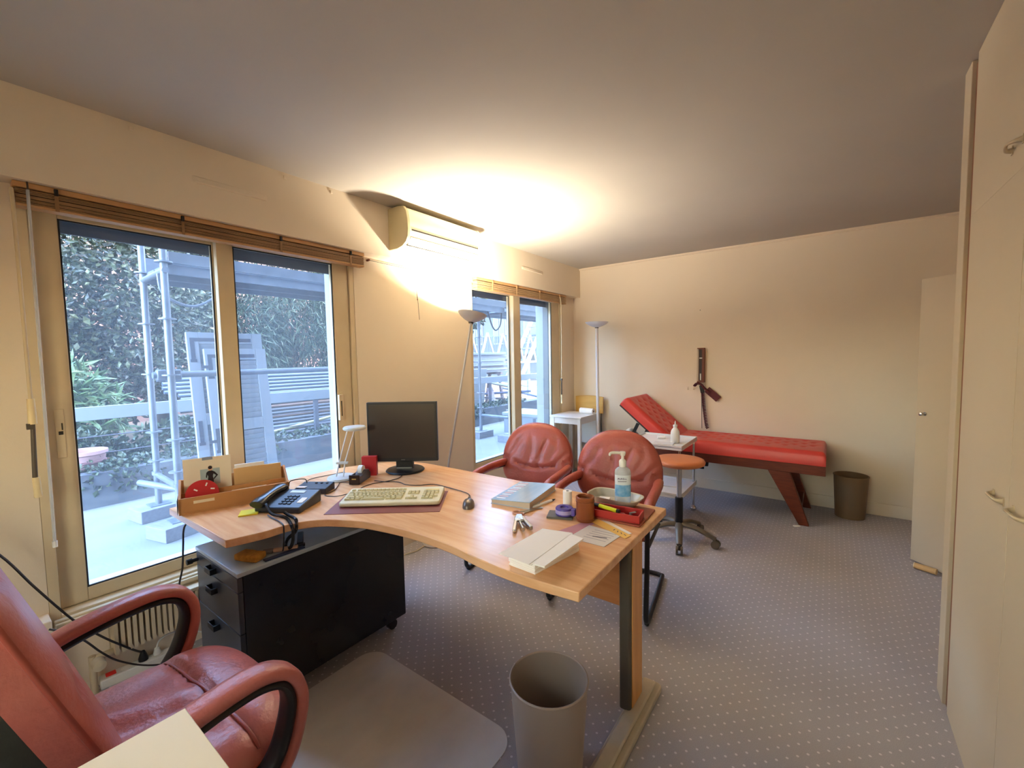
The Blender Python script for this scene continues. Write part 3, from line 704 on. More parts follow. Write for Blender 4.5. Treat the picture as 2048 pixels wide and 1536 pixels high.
# ------------------------------------------------------------------ desk lamp
dl = thing('desk_lamp', 'small pale flat-headed desk lamp beside the monitor', 'lamp', (-2.275, 1.385, ZD), math.radians(36.5))
m_lampb = M('pale_grey_plastic', (196, 200, 198), 0.4)
MB().lathe([(0, 0), (0.078, 0), (0.082, 0.006), (0.078, 0.016), (0.0, 0.018)], 32).build('base', m_lampb, dl, smooth=40)
MB().tube([(-0.028, -0.01, 0.016), (-0.012, 0.0, 0.10), (0.045, 0.0, 0.29)], 0.0038, 8).tube([(0.012, -0.01, 0.016), (0.022, 0.0, 0.10), (0.085, 0.0, 0.29)], 0.0038, 8).build('arm', m_whitem, dl, smooth=60)
MB().bx(-0.03, 0.04, -0.008, 0.008, 0.088, 0.102).build('joint', m_lampb, dl, bevel=0.003)
hd = MB().lathe([(0, 0), (0.056, 0), (0.064, 0.006), (0.064, 0.014), (0.058, 0.02), (0, 0.022)], 32, (0.085, 0, 0.288)).build('head', m_lampb, dl, smooth=40)
MB().lathe([(0, 0), (0.048, 0), (0.048, -0.002), (0, -0.002)], 28, (0.085, 0, 0.288)).build('lens', m_white, hd, smooth=40)

# ------------------------------------------------------------------ tape dispenser and red pack
td = thing('tape_dispenser', 'dark desk tape dispenser with a white roll', 'tape dispenser', (-2.145, 1.42, ZD), math.radians(122))
pb = [(-0.075, 0), (0.08, 0), (0.085, 0.03), (0.06, 0.055), (0.02, 0.062), (-0.02, 0.04), (-0.05, 0.042), (-0.078, 0.05)]
q = MB(); n = len(pb); q.v = [(x, -0.026, z) for x, z in pb] + [(x, 0.026, z) for x, z in pb]
q.f = [tuple(range(n)), tuple(range(n, 2*n))[::-1]] + [(i, i+n, (i+1) % n+n, (i+1) % n) for i in range(n)]
q.build('body', M('dispenser_grey', (84, 78, 80), 0.35), td, bevel=0.003)
MB().bx(-0.082, -0.074, -0.03, 0.03, 0.002, 0.056).build('front_plate', M('dispenser_brown', (44, 26, 18), 0.35), td, bevel=0.003)
MB().bx(-0.0835, -0.082, -0.012, 0.012, 0.030, 0.037).build('gold_mark', M('gold_print', (196, 164, 90), 0.4), td)
MB().cyl((0.015, -0.012, 0.062), (0.015, 0.012, 0.062), 0.026, n=20).build('tape_roll', m_white, td, smooth=50)
MB().bx(-0.05, 0.05, 0.0265, 0.028, 0.02, 0.05).build('side_badge', m_steel, td)
rp = thing('red_carton', 'small red carton standing behind the tape dispenser', 'carton', (-2.205, 1.53, ZD), math.radians(40))
MB().bx(-0.045, 0.04, -0.018, 0.018, 0, 0.115).build('carton', M('red_card', (196, 40, 44), 0.45), rp, bevel=0.001)

# ------------------------------------------------------------------ wooden organiser with card, disc and folders
og = thing('desk_organiser', 'open wooden letter tray holding cards and folders', 'letter tray', (-2.35, 0.86, ZD), math.radians(72))
# local x runs along the tray, -y is its low front
Lh, Dp = 0.225, 0.065
def side_poly(x):
    q = MB(); pf = [(-Dp, 0), (Dp, 0), (Dp, 0.135), (Dp-0.01, 0.14), (-Dp, 0.075)]; n = len(pf)
    q.v = [(x-0.005, y, z) for y, z in pf] + [(x+0.005, y, z) for y, z in pf]
    q.f = [tuple(range(n))[::-1], tuple(range(n, 2*n))] + [(i, (i+1) % n, (i+1) % n+n, i+n) for i in range(n)]
    return q
MB().bx(-Lh, Lh, -Dp, Dp, 0.0, 0.008).build('bottom', m_card, og)
MB().bx(-Lh, Lh, -Dp, -Dp+0.009, 0.008, 0.075).build('front', m_card, og, bevel=0.0015)
MB().bx(-Lh, Lh, Dp-0.009, Dp, 0.008, 0.135).build('back', m_card, og, bevel=0.0015)
MB().bx(-Lh, Lh, -0.004, 0.002, 0.008, 0.085).build('divider', m_card, og)
for x in (-Lh+0.005, Lh-0.005): side_poly(x).build('side', m_card, og, bevel=0.0015)
MB().bx(-0.17, -0.09, -Dp-0.0012, -Dp, 0.045, 0.058).build('name_label', m_cream, og)
MB().bx(-Lh-0.0065, -Lh-0.005, -Dp+0.004, Dp-0.004, 0.004, 0.07).build('white_end', m_whitem, og)
def in_tray(name, label, cat, mb, mat, bevel=0.0):
    o = thing(name, label, cat, og.location, og.rotation_euler.z); mb.build('sheet', mat, o, bevel=bevel); return o
pc = in_tray('photo_card', 'white card with a picture of a woman in black in the tray', 'card', MB().bx(-0.205, -0.015, 0.034, 0.037, 0.012, 0.235), M('card_cream', (238, 222, 196), 0.6))
MB().bx(-0.140, -0.062, 0.0325, 0.034, 0.10, 0.178).build('printed_backdrop', M('print_grey', (176, 190, 190), 0.6), pc)
q = MB()
body = [(-0.111, 0.10), (-0.089, 0.10), (-0.088, 0.122), (-0.091, 0.140), (-0.088, 0.152), (-0.078, 0.143), (-0.089, 0.128), (-0.086, 0.124), (-0.070, 0.143), (-0.082, 0.160), (-0.090, 0.166), (-0.097, 0.169), (-0.103, 0.169), (-0.110, 0.166), (-0.116, 0.160), (-0.119, 0.138), (-0.115, 0.134), (-0.112, 0.150), (-0.109, 0.140), (-0.112, 0.122)]
n = len(body)
q.v = [(x, 0.0316, z) for x, z in body] + [(x, 0.0324, z) for x, z in body]
q.f = [tuple(range(n)), tuple(range(n, 2*n))[::-1]] + [(i, i+n, (i+1) % n+n, (i+1) % n) for i in range(n)]
q.build('printed_dress', M('print_black', (34, 24, 30), 0.6), pc)
MB().lathe([(0, 0), (0.009, 0), (0.009, 0.001), (0, 0.001)], 14, (-0.100, 0.0322, 0.177), (PI/2, 0, 0)).build('printed_face', M('print_skin', (214, 164, 132), 0.6), pc)
MB().lathe([(0, 0), (0.0085, 0), (0.0085, 0.001), (0, 0.001)], 14, (-0.100, 0.0315, 0.184), (PI/2, 0, 0)).build('printed_hair', MATS['print_black'], pc)
MB().bx(-0.13, -0.088, 0.032, 0.0385, 0.222, 0.2365).build('clip', M('clip_blue_grey', (140, 148, 160), 0.35), pc)
rd = in_tray('red_disc', 'round red printed card standing in the tray', 'card', MB().lathe([(0, -0.0012), (0.066, -0.0012), (0.066, 0.0012), (0, 0.0012)], 40, (-0.135, -0.03, 0.075), (PI/2-0.12, 0, 0)), M('red_print', (196, 40, 44), 0.35))
q = MB()
for x, z, an in ((-0.16, 0.098, 0.6), (-0.118, 0.118, -1.2), (-0.095, 0.094, 0.2)):
    q.box((x, -0.0325 + (z-0.075)*0.12, z), (0.016, 0.0012, 0.006), (-0.12, an, 0))
q.build('white_print', m_paper, rd)
in_tray('manila_folder', 'tan manila folder standing at the back of the tray', 'folder', MB().bx(-0.005, 0.205, 0.042, 0.050, 0.012, 0.158), M('manila', (222, 178, 120), 0.7))
in_tray('paper_bundle', 'bundle of white sheets behind the tan folder', 'papers', MB().bx(0.0, 0.13, 0.0505, 0.0555, 0.012, 0.176), m_paper)
in_tray('envelope_row', 'row of cream envelopes lying in the front of the tray', 'envelopes', MB().bx(-0.02, 0.13, -0.05, -0.008, 0.010, 0.066), M('envelope_cream', (232, 206, 170), 0.7), 0.002)
in_tray('card_box', 'small brown index box at the end of the tray', 'box', MB().bx(0.14, 0.212, -0.05, -0.008, 0.010, 0.064), m_card, 0.002)
st = tag(MB().bx(-0.038, 0.038, -0.038, 0.038, 0, 0.006).build('sticky_notes', m_yellow, None, bevel=0.0006, loc=(-2.125, 0.825, ZD+0.0002), rot=(0, 0, math.radians(60))), 'pad of yellow sticky notes in front of the telephone', 'sticky notes')

# ------------------------------------------------------------------ telephone
ph = thing('telephone', 'black desk telephone with its handset on the left', 'telephone', (-2.065, 0.972, ZD+0.0002), math.radians(30)); ph.scale = (1.06, 1.06, 1.0)
def twedge(x0, x1, y0, y1, h0, h1):
    t = MB().bx(x0, x1, y0, y1, 0, 1); t.v = [(x, y, 0.0 if z == 0 else h0+(h1-h0)*(y-y0)/(y1-y0)) for x, y, z in t.v]; return t
m_tel = M('phone_slate', (52, 58, 68), 0.35)
twedge(-0.10, 0.11, -0.085, 0.085, 0.026, 0.058).build('base', m_tel, ph, bevel=0.006)
sl = math.atan2(0.032, 0.17)
def onbase(x, y): return (x, y, 0.026 + 0.032*(y+0.085)/0.17 + 0.001)
q = MB()
for i in range(3):
    for j in range(4): q.box(onbase(0.0+i*0.02, -0.05+j*0.021), (0.014, 0.012, 0.006), (sl, 0, 0))
kp = q.build('keypad', m_black, ph); kp['kind'] = 'stuff'
MB().box(onbase(0.015, 0.055), (0.07, 0.022, 0.002), (sl, 0, 0)).build('display', M('lcd_pale', (206, 210, 204), 0.3), ph)
MB().box(onbase(0.082, -0.02), (0.026, 0.045, 0.002), (sl, 0, 0)).build('index_card', m_paper, ph)
hs = MB()
hp = [(-0.082, -0.095+0.18*i/8, 0.040+0.026*i/8 + 0.008*math.sin(PI*i/8)) for i in range(9)]
hs.tube(hp, [0.030, 0.032, 0.027, 0.023, 0.022, 0.023, 0.027, 0.032, 0.030], 10, squash=(0.62, 1.05))
hs.build('handset', M('handset_black', (38, 38, 42), 0.25), ph, smooth=60)
# coiled lead hanging over the desk edge to the pedestal
cp = spline([(-2.05, 0.868, 0.778), (-1.985, 0.862, 0.75), (-1.92, 0.885, 0.742), (-1.85, 0.872, 0.742), (-1.815, 0.868, 0.715), (-1.812, 0.865, 0.67), (-1.83, 0.86, 0.635), (-1.865, 0.858, 0.632), (-1.87, 0.872, 0.66), (-1.826, 0.885, 0.70), (-1.822, 0.888, 0.742), (-1.86, 0.90, 0.744), (-1.93, 0.905, 0.744), (-1.96, 0.905, 0.748)], 14)
def coil(path, R, turns_per_m, r, name, mat, parent=None, n=5, step=10):
    pts = []; L = 0; prev = None; up = Vector((0.3, 0.2, 1)).normalized()
    for i in range(len(path)-1):
        p, q2 = path[i], path[i+1]; d = (q2-p); seg = d.length
        if seg < 1e-6: continue
        d.normalize(); s1 = d.cross(up).normalized(); s2 = s1.cross(d)
        k = max(1, int(seg*turns_per_m*step))
        for j in range(k):
            ph_ = 2*PI*turns_per_m*(L+seg*j/k)
            pts.append(p + d*seg*j/k + s1*R*math.cos(ph_) + s2*R*math.sin(ph_))
        L += seg
    return MB().tube(pts, r, n).build(name, mat, parent, smooth=60)
tag(coil(cp, 0.0055, 200, 0.0018, 'handset_lead', m_black), 'black coiled handset lead dangling over the desk edge', 'cable')
world_tube('phone_line', [(-2.01, 0.855, ZD+0.006), (-1.97, 0.852, ZD+0.004), (-1.90, 0.85, ZD+0.004), (-1.842, 0.842, ZD+0.003), (-1.829, 0.838, ZD-0.02), (-1.828, 0.836, 0.68), (-1.83, 0.832, 0.64), (-1.832, 0.83, 0.632)], 0.003, m_black, 'straight black telephone line hanging beside the coiled lead', 'cable')
bx_ = thing('modem_box', 'small black switch box on the desk behind the telephone', 'switch box', (-2.185, 1.172, ZD+0.0002), math.radians(32))
twedge(-0.085, 0.085, -0.05, 0.05, 0.028, 0.038).build('case', m_tel, bx_, bevel=0.004)
MB().bx(-0.078, -0.03, -0.045, -0.02, 0.0305, 0.0325).build('sticker', m_paper, bx_)
q = MB()
for i in range(3): q.bx(-0.01+i*0.03, 0.0+i*0.03, 0.02, 0.03, 0.036, 0.039)
q.build('lamps', m_dark, bx_)
MB().tube(spline([(-0.06, 0.03, 0.034), (-0.07, 0.03, 0.055), (-0.10, 0.01, 0.06), (-0.13, -0.01, 0.055), (-0.135, -0.015, 0.03)], 6), 0.0025, 6).build('wire_loop', m_cable, bx_, smooth=60)
world_tube('lamp_cord', [(-2.20, 1.245, ZD+0.004), (-2.27, 1.26, zc), (-2.36, 1.22, zc), (-2.42, 1.28, zc), (-2.40, 1.42, zc), (-2.385, 1.47, zc), (-2.362, 1.455, zc)], 0.002, m_cable, 'thin dark cord curving behind the desk lamp', 'cable')

# ------------------------------------------------------------------ right half of the desk
bk = thing('catalogue', 'thick glossy pale blue catalogue lying on the desk', 'book', (-1.205, 1.715, ZD+0.0002), math.radians(9))
c = MB().bx(-0.10, 0.10, -0.155, 0.155, 0.002, 0.03)
c.v = [(x, y, z if z < 0.01 else (0.028 if x > 0 else 0.018)) for x, y, z in c.v]
c.build('pages', M('page_edges', (206, 190, 168), 0.8), bk)
c2 = MB().bx(-0.103, 0.103, -0.158, 0.158, 0.030, 0.033)
c2.v = [(x, y, z if x > 0 else z-0.012) for x, y, z in c2.v]
cv = c2.build('cover', M('glossy_blue', (168, 196, 220), 0.12, var=(3, (206, 220, 230), 0.8), stretch=(6, 1, 1), coat=0.5), bk, bevel=0.0008)
MB().bx(-0.103, 0.103, -0.158, 0.158, 0.0, 0.0018).build('back_cover', MATS['glossy_blue'], bk)
for i in range(10):
    MB().box((-0.062, -0.13+i*0.028, 0.0240), (0.048, 0.012, 0.0006), (0, -0.058, 0)).build('cover_bar', M('cover_pink', (222, 176, 168), 0.4) if i % 2 else M('cover_white', (232, 226, 224), 0.4), cv)
pn = thing('ballpoint_pen', 'white ballpoint pen with a dark tip beside the catalogue', 'pen', (-1.063, 1.67, ZD+0.0065), math.radians(80))
MB().tube([(-0.075, 0, 0), (-0.06, 0, 0), (0.045, 0, 0), (0.055, 0, 0)], [0.0035, 0.006, 0.006, 0.005], 10).build('barrel', m_white, pn, smooth=40)
MB().tube([(0.055, 0, 0), (0.068, 0, 0), (0.08, 0, 0)], [0.0055, 0.004, 0.001], 10).build('tip', m_black, pn, smooth=40)
MB().bx(-0.07, -0.03, -0.002, 0.002, 0.006, 0.008).build('clip', m_steel, pn)
sx = thing('scissors', 'scissors with pale pink handles lying on the desk', 'scissors', (-1.075, 1.545, ZD+0.004), math.radians(68))
for sg, yy in ((1, 0.016), (-1, -0.016)):
    MB().tube([(-0.045+0.017*math.cos(2*PI*i/18), yy+0.013*math.sin(2*PI*i/18), 0.0) for i in range(18)], 0.0035, 6, closed=True).build('handle', M('pale_pink_plastic', (214, 160, 138), 0.4), sx, smooth=60)
    MB().beam((-0.03, yy*0.6, 0), (0.085, -yy*0.25, 0), 0.009, 0.002).build('blade', m_steel, sx)
sp = thing('plier_stapler', 'silver metal plier stapler splayed open on the desk', 'stapler', (-1.015, 1.405, ZD+0.0005), math.radians(127))
q = MB()
q.prism([(-0.01, -0.018), (0.055, -0.012), (0.06, 0.012), (0.0, 0.022)], 0.012, 0.026)
q.build('body', m_chrome, sp, bevel=0.003)
MB().beam((0.045, 0.012, 0.018), (-0.088, 0.024, 0.008), 0.014, 0.014).build('upper_lever', m_chrome, sp, bevel=0.003)
MB().beam((0.035, -0.010, 0.018), (-0.062, -0.046, 0.010), 0.014, 0.016).build('lower_lever', m_steel, sp, bevel=0.003)
MB().cyl((0.0, -0.0, 0.014), (-0.07, -0.012, 0.012), 0.005, n=8).cyl((-0.064, -0.012, 0.012), (-0.078, -0.012, 0.012), 0.008, n=8).build('spring_rod', m_steel, sp, smooth=50)
sg_ = MB().bx(-0.04, 0.04, -0.055, 0.055, 0, 0.009).build('note_pad', M('grey_slate', (92, 88, 80), 0.5), None, bevel=0.001, loc=(-0.925, 1.585, ZD+0.0002), rot=(0, 0, math.radians(-68)))
tag(sg_, 'dark grey note block under the purple tape', 'note block')
tp = thing('adhesive_tape', 'purple roll of tape sitting on the dark note block', 'tape roll', (-0.91, 1.592, ZD+0.0095), math.radians(10))
MB().lathe([(0.018, 0), (0.036, 0), (0.038, 0.004), (0.038, 0.028), (0.035, 0.032), (0.018, 0.032), (0.018, 0)], 28).build('case', M('purple_plastic', (92, 74, 156), 0.25), tp, smooth=40)
MB().bx(0.03, 0.052, -0.014, 0.014, 0.0, 0.030).build('cutter', MATS['purple_plastic'], tp, bevel=0.004)
MB().lathe([(0.0385, 0.008), (0.0388, 0.008), (0.0388, 0.024), (0.0385, 0.024)], 28).build('label_band', M('lilac', (168, 158, 210), 0.4), tp, smooth=40)
wr = thing('receipt_roll', 'small upright white paper roll behind the purple tape', 'paper roll', (-0.963, 1.715, ZD+0.0002))
MB().lathe([(0.006, 0.07), (0.006, 0.0), (0.021, 0.0), (0.021, 0.07), (0.006, 0.07)], 24).build('roll', m_paper, wr, smooth=40)
MB().lathe([(0.0055, 0.072), (0.0062, 0.072), (0.0062, 0.001), (0.0055, 0.001)], 12).build('core', m_grey, wr, smooth=40)
mg = thing('pencil_cup', 'empty brown bamboo pencil cup in front of the tray', 'cup', (-0.815, 1.602, ZD+0.0002))
m_bam = M('brown_bamboo', (150, 84, 48), 0.35, var=(6, (128, 66, 36), 0.7), stretch=(1, 1, 0.3))
MB().lathe([(0.0, 0.0), (0.036, 0.0), (0.038, 0.006), (0.0375, 0.085), (0.039, 0.092), (0.0395, 0.10), (0.037, 0.104), (0.033, 0.104), (0.032, 0.098), (0.0315, 0.01), (0.0, 0.008)], 36).build('cup', m_bam, mg, smooth=35)
MB().lathe([(0.0380, 0.082), (0.0400, 0.083), (0.0400, 0.087), (0.0380, 0.088)], 36).build('ring', M('bamboo_ring', (132, 70, 38), 0.4), mg, smooth=40)
MB().lathe([(0.0385, 0.010), (0.0398, 0.011), (0.0398, 0.014), (0.0385, 0.015)], 36).build('ring', MATS['bamboo_ring'], mg, smooth=40)
bd = tag(MB().prism(rrect(-0.128, 0.128, -0.112, 0.112, 0.008), 0, 0.007).build('writing_board', M('brown_board', (156, 78, 58), 0.45), None, bevel=0.001, loc=(-0.73, 1.755, ZD+0.0002), rot=(0, 0, math.radians(3))), 'reddish brown board under the red pen tray', 'board')
zb_ = ZD+0.0075
pt = thing('pen_tray', 'red plastic pen tray with a yellow marker in it', 'tray', (-0.718, 1.692, zb_), math.radians(7))
q = MB().bx(-0.11, 0.11, -0.042, 0.042, 0, 0.004); q.bx(-0.11, 0.11, -0.042, -0.035, 0.004, 0.032); q.bx(-0.11, 0.11, 0.035, 0.042, 0.004, 0.036); q.bx(-0.11, -0.103, -0.035, 0.035, 0.004, 0.034); q.bx(0.103, 0.11, -0.035, 0.035, 0.004, 0.032)
q.build('tray', m_redpl, pt, bevel=0.002)
hm = thing('highlighter', 'yellow highlighter with a black cap lying across the red tray', 'marker', (-0.755, 1.672, zb_+0.037), math.radians(-8))
MB().tube([(-0.03, 0, 0.003), (0.055, 0, 0.0)], 0.0085, 10).build('barrel', M('neon_yellow', (214, 216, 40), 0.4), hm, smooth=50)
MB().tube([(-0.065, 0, 0.004), (-0.03, 0, 0.003)], [0.0075, 0.009], 10).build('cap', m_black, hm, smooth=50)
MB().tube([(0.055, 0, 0.0), (0.068, 0, 0.0)], 0.009, 10).build('end_plug', m_black, hm, smooth=50)
cf = thing('clip_heap', 'small pinkish clips lying in the end of the red tray', 'clips', (-0.665, 1.70, zb_+0.0045), 0.3)
for i in range(5): MB().box((random.uniform(-0.03, 0.02), random.uniform(-0.015, 0.012), 0.006+0.004*i), (0.03, 0.008, 0.006), (0.2, 0.1*i, i*0.7)).build('clip', M('clip_pink', (206, 120, 120), 0.4) if i % 2 else m_steel, cf)
bl = thing('metal_dish', 'shallow grey kidney-style metal dish behind the red tray', 'dish', (-0.79, 1.855, ZD+0.0078), math.radians(-2))
dd = MB()
rings = [(0.095, 0.052, 0.0), (0.105, 0.060, 0.012), (0.120, 0.072, 0.036), (0.127, 0.078, 0.038), (0.125, 0.076, 0.034), (0.112, 0.066, 0.018), (0.100, 0.056, 0.005)]
nn = 44
def se(w_, h_, k): a_ = 2*PI*k/nn; return (w_*math.copysign(abs(math.cos(a_))**0.55, math.cos(a_)), h_*math.copysign(abs(math.sin(a_))**0.55, math.sin(a_)))
for w_, h_, z in rings: dd.v += [se(w_, h_, k)+(z,) for k in range(nn)]
for i in range(len(rings)-1):
    for k in range(nn): dd.f.append((i*nn+k, i*nn+(k+1) % nn, (i+1)*nn+(k+1) % nn, (i+1)*nn+k))
dd.f.append(tuple(range(nn))[::-1]); dd.f.append(tuple((len(rings)-1)*nn+k for k in range(nn)))
dd.build('dish', M('dish_metal', (196, 190, 172), 0.35, metal=0.35), bl, smooth=40)
tag(MB().box((0, 0, 0.003), (0.05, 0.035, 0.006)).build('gauze_pad', m_paper, None, bevel=0.002, loc=(-0.845, 1.86, ZD+0.0135), rot=(0, 0, 0.2)), 'small white gauze pad in the left of the metal dish', 'gauze')
tag(MB().box((0, 0, 0.003), (0.045, 0.035, 0.008)).build('cotton_pad', m_white, None, bevel=0.003, loc=(-0.715, 1.84, ZD+0.0135), rot=(0, 0, -0.3)), 'white cotton pad in the right of the metal dish', 'cotton pad')
ck = tag(MB().tube([(0.014*math.cos(i*0.8), 0.012*math.sin(i*1.1), 0.002) for i in range(9)], 0.002, 6).build('paper_clip', m_steel, None, smooth=60, loc=(-0.80, 1.815, ZD+0.0145)), 'bent steel clip beside the gel bottle in the dish', 'clip')

# hand gel bottle
gb = thing('hand_gel_bottle', 'clear pump bottle of hand gel with a blue label', 'bottle', (-0.755, 1.862, ZD+0.0135), math.radians(32)); gb.scale = (1.08, 1.08, 1.12)
def oval(prof, k=0.62, n=32):
    q = MB(); m_ = len(prof)
    for r, z in prof: q.v += [(r*math.cos(2*PI*i/n), r*k*math.sin(2*PI*i/n), z) for i in range(n)]
    for a_ in range(m_-1):
        for i in range(n): q.f.append((a_*n+i, a_*n+(i+1) % n, (a_+1)*n+(i+1) % n, (a_+1)*n+i))
    q.f.append(tuple(range(n))[::-1]); q.f.append(tuple((m_-1)*n+i for i in range(n)))
    return q
m_gel = M('gel_plastic', (240, 248, 255), 0.12, trans=0.55, ior=1.33, alpha=1.0)
oval([(0.028, 0.0), (0.033, 0.004), (0.0335, 0.03), (0.0335, 0.128), (0.031, 0.138), (0.022, 0.146), (0.014, 0.150), (0.0135, 0.156)], 0.66).build('bottle', m_gel, gb, smooth=45)
lbm = MB(); n = 16
for z in (0.045, 0.118): lbm.v += [(0.0340*math.cos(-PI*0.94+PI*0.88*i/n), 0.66*0.0342*math.sin(-PI*0.94+PI*0.88*i/n), z) for i in range(n+1)]
lbm.f = [(i, i+1, n+2+i, n+1+i) for i in range(n)]
lb_ = lbm.build('label', M('gel_label', (226, 234, 242), 0.4), gb, smooth=60)
lb2 = MB()
for z in (0.030, 0.078): lb2.v += [(0.0344*math.cos(-PI*0.90+PI*0.8*i/n), 0.66*0.0348*math.sin(-PI*0.90+PI*0.8*i/n), z) for i in range(n+1)]
lb2.f = [(i, i+1, n+2+i, n+1+i) for i in range(n)]
lb2.build('blue_print', M('gel_blue', (92, 160, 214), 0.4, var=(40, (170, 206, 232), 0.8)), gb, smooth=60)
text_part('brand_print', 'PURELL', 0.0115, M('ink_purple', (86, 44, 120), 0.5), gb, (-0.006, -0.0236, 0.104), (PI/2, 0, 0))
MB().bx(-0.024, 0.012, -0.0238, -0.0232, 0.092, 0.0945).build('small_print', M('ink_grey', (120, 120, 140), 0.5), gb)
pm = MB().lathe([(0, 0.150), (0.015, 0.150), (0.0155, 0.172), (0.012, 0.178), (0.006, 0.182), (0.006, 0.200), (0, 0.200)], 20)
pu = pm.build('pump', m_white, gb, smooth=40)
MB().lathe([(0, 0.196), (0.010, 0.196), (0.013, 0.206), (0.012, 0.212), (0, 0.213)], 18).tube(spline([(0, 0, 0.206), (-0.03, -0.006, 0.209), (-0.052, -0.012, 0.208), (-0.056, -0.013, 0.198)], 5), [0.006]*14+[0.0045]*2, 8).build('nozzle', m_white, pu, smooth=45)
MB().cyl((0, 0, 0.15), (0.004, 0, 0.02), 0.0022, n=6).build('dip_tube', m_white, pu, smooth=60)

# papers
ps = thing('envelope_stack', 'stack of cream envelopes fanned on the front of the desk', 'envelopes', (-0.79, 1.215, ZD+0.0002), math.radians(0))
def quadslab(pts, z0s, z1s):
    q = MB(); q.v = [(x, y, z) for (x, y), z in zip(pts, z0s)] + [(x, y, z) for (x, y), z in zip(pts, z1s)]
    q.f = [(3,2,1,0),(4,5,6,7),(0,1,5,4),(1,2,6,5),(2,3,7,6),(3,0,4,7)]; return q
P0 = [(-0.055, -0.108), (0.052, -0.113), (0.09, 0.115), (-0.02, 0.13)]
env = M('envelope_white', (250, 245, 240), 0.75)
for i in range(7):
    sh = 0.0015*i
    quadslab([(x-sh*0.2+random.uniform(-.002, .002), y-sh*0.3) for x, y in P0], [0.0065*i]*4, [0.0065*i+0.0058]*4).build('envelope', env, ps, bevel=0.001)
quadslab([(-0.066, -0.15), (0.056, -0.155), (0.048, 0.14), (-0.062, 0.11)], [0.052, 0.051, 0.047, 0.048], [0.0535, 0.0525, 0.0485, 0.0495]).build('envelope', env, ps)
quadslab([(0.05, -0.147), (0.062, -0.15), (0.052, 0.137), (0.03, 0.14)], [0.049, 0.048, 0.0465, 0.0465], [0.0502, 0.0492, 0.0475, 0.0475]).build('envelope', env, ps)
quadslab([(0.02, -0.142), (0.103, -0.137), (0.108, 0.112), (0.03, 0.135)], [0.0465, 0.0465, 0.0465, 0.0458], [0.048, 0.053, 0.052, 0.0468]).build('envelope', env, ps)
tag(quadslab([(-0.79, 1.405), (-0.642, 1.408), (-0.628, 1.545), (-0.775, 1.56)], [ZD+0.0008]*4, [ZD+0.0018]*4).build('printed_leaflet', M('leaflet_white', (226, 218, 208), 0.7), None), 'white printed leaflet at the right edge of the desk', 'leaflet')
lf = bpy.data.objects['printed_leaflet']
q = MB()
for i in range(5): q.box((-0.70+0.002*i, 1.45+i*0.02, ZD+0.0019), (0.09, 0.004, 0.0002), (0, 0, 0.02))
q.build('text_lines', M('print_line', (176, 170, 170), 0.7), lf)
MB().box((-0.69, 1.475, ZD+0.0021), (0.055, 0.006, 0.0003), (0, 0, 0.25)).build('signature', M('ink_dark', (70, 64, 74), 0.6), lf)
tag(quadslab([(-0.86, 1.42), (-0.79, 1.42), (-0.765, 1.59), (-0.805, 1.60)], [ZD+0.0002]*4, [ZD+0.0007]*4).build('mauve_sheet', M('mauve_paper', (186, 128, 138), 0.7), None), 'mauve sheet showing between envelopes and leaflet', 'paper')
ye = tag(quadslab([(-0.785, 1.595), (-0.606, 1.515), (-0.597, 1.555), (-0.772, 1.638)], [ZD+0.0020]*4, [ZD+0.0026]*4).build('yellow_strip', M('yellow_paper', (238, 190, 96), 0.7), None), 'narrow yellow note strip with pen marks at the desk edge', 'note')
q = MB()
for i in range(4): q.box((-0.672+i*0.018, 1.57-i*0.008, ZD+0.0027), (0.003, 0.014, 0.0003), (0, 0, 0.3*i))
q.build('pen_marks', MATS['ink_dark'], ye)
tag(quadslab([(-0.76, 1.635), (-0.61, 1.565), (-0.603, 1.58), (-0.74, 1.65)], [ZD+0.0002]*4, [ZD+0.0009]*4).build('white_strip', m_paper, None), 'narrow white slip under the yellow note strip', 'paper')
# ------------------------------------------------------------------ padded chair near the viewer
def star_base(root, R, zhub, mat, cast_mat, rot0=0.0, arm=(0.03, 0.018), zc_=0.03):
    for i in range(5):
        a_ = rot0 + i*2*PI/5; d = Vector((math.cos(a_), math.sin(a_), 0))
        pts = [Vector((0, 0, zhub)) + d*0.02, Vector((0, 0, zhub-0.005)) + d*R*0.45, Vector((0, 0, 0.075)) + d*R*0.92, Vector((0, 0, 0.068)) + d*R]
        MB().tube(spline(pts, 4), [arm[0]+(arm[1]-arm[0])*k/12 for k in range(13)], 8, squash=(0.7, 1.0)).build('base_arm', mat, root, smooth=50)
        c_ = d*R; sd = Vector((-d.y, d.x, 0))
        q = MB()
        for s_ in (-1, 1): q.cyl(c_+sd*(s_*0.016-0.008)+Vector((0, 0, zc_)), c_+sd*(s_*0.016+0.008)+Vector((0, 0, zc_)), zc_, n=14)
        q.cyl(c_+Vector((0, 0, zc_)), c_+Vector((0, 0, 0.07)), 0.008, n=8)
        q.build('castor', cast_mat, root, smooth=50)

ex = thing('office_chair', 'large red-brown leather swivel armchair at the desk near the viewer', 'chair', (-1.41, 0.30, 0.0045), math.radians(2))
star_base(ex, 0.31, 0.12, m_black, m_black, 0.3)
MB().cyl((0, 0, 0.10), (0, 0, 0.37), 0.03, 0.025, 16).build('gas_column', m_black, ex, smooth=50)
MB().bx(-0.13, 0.13, -0.15, 0.12, 0.36, 0.385).build('mechanism', m_black, ex, bevel=0.006)
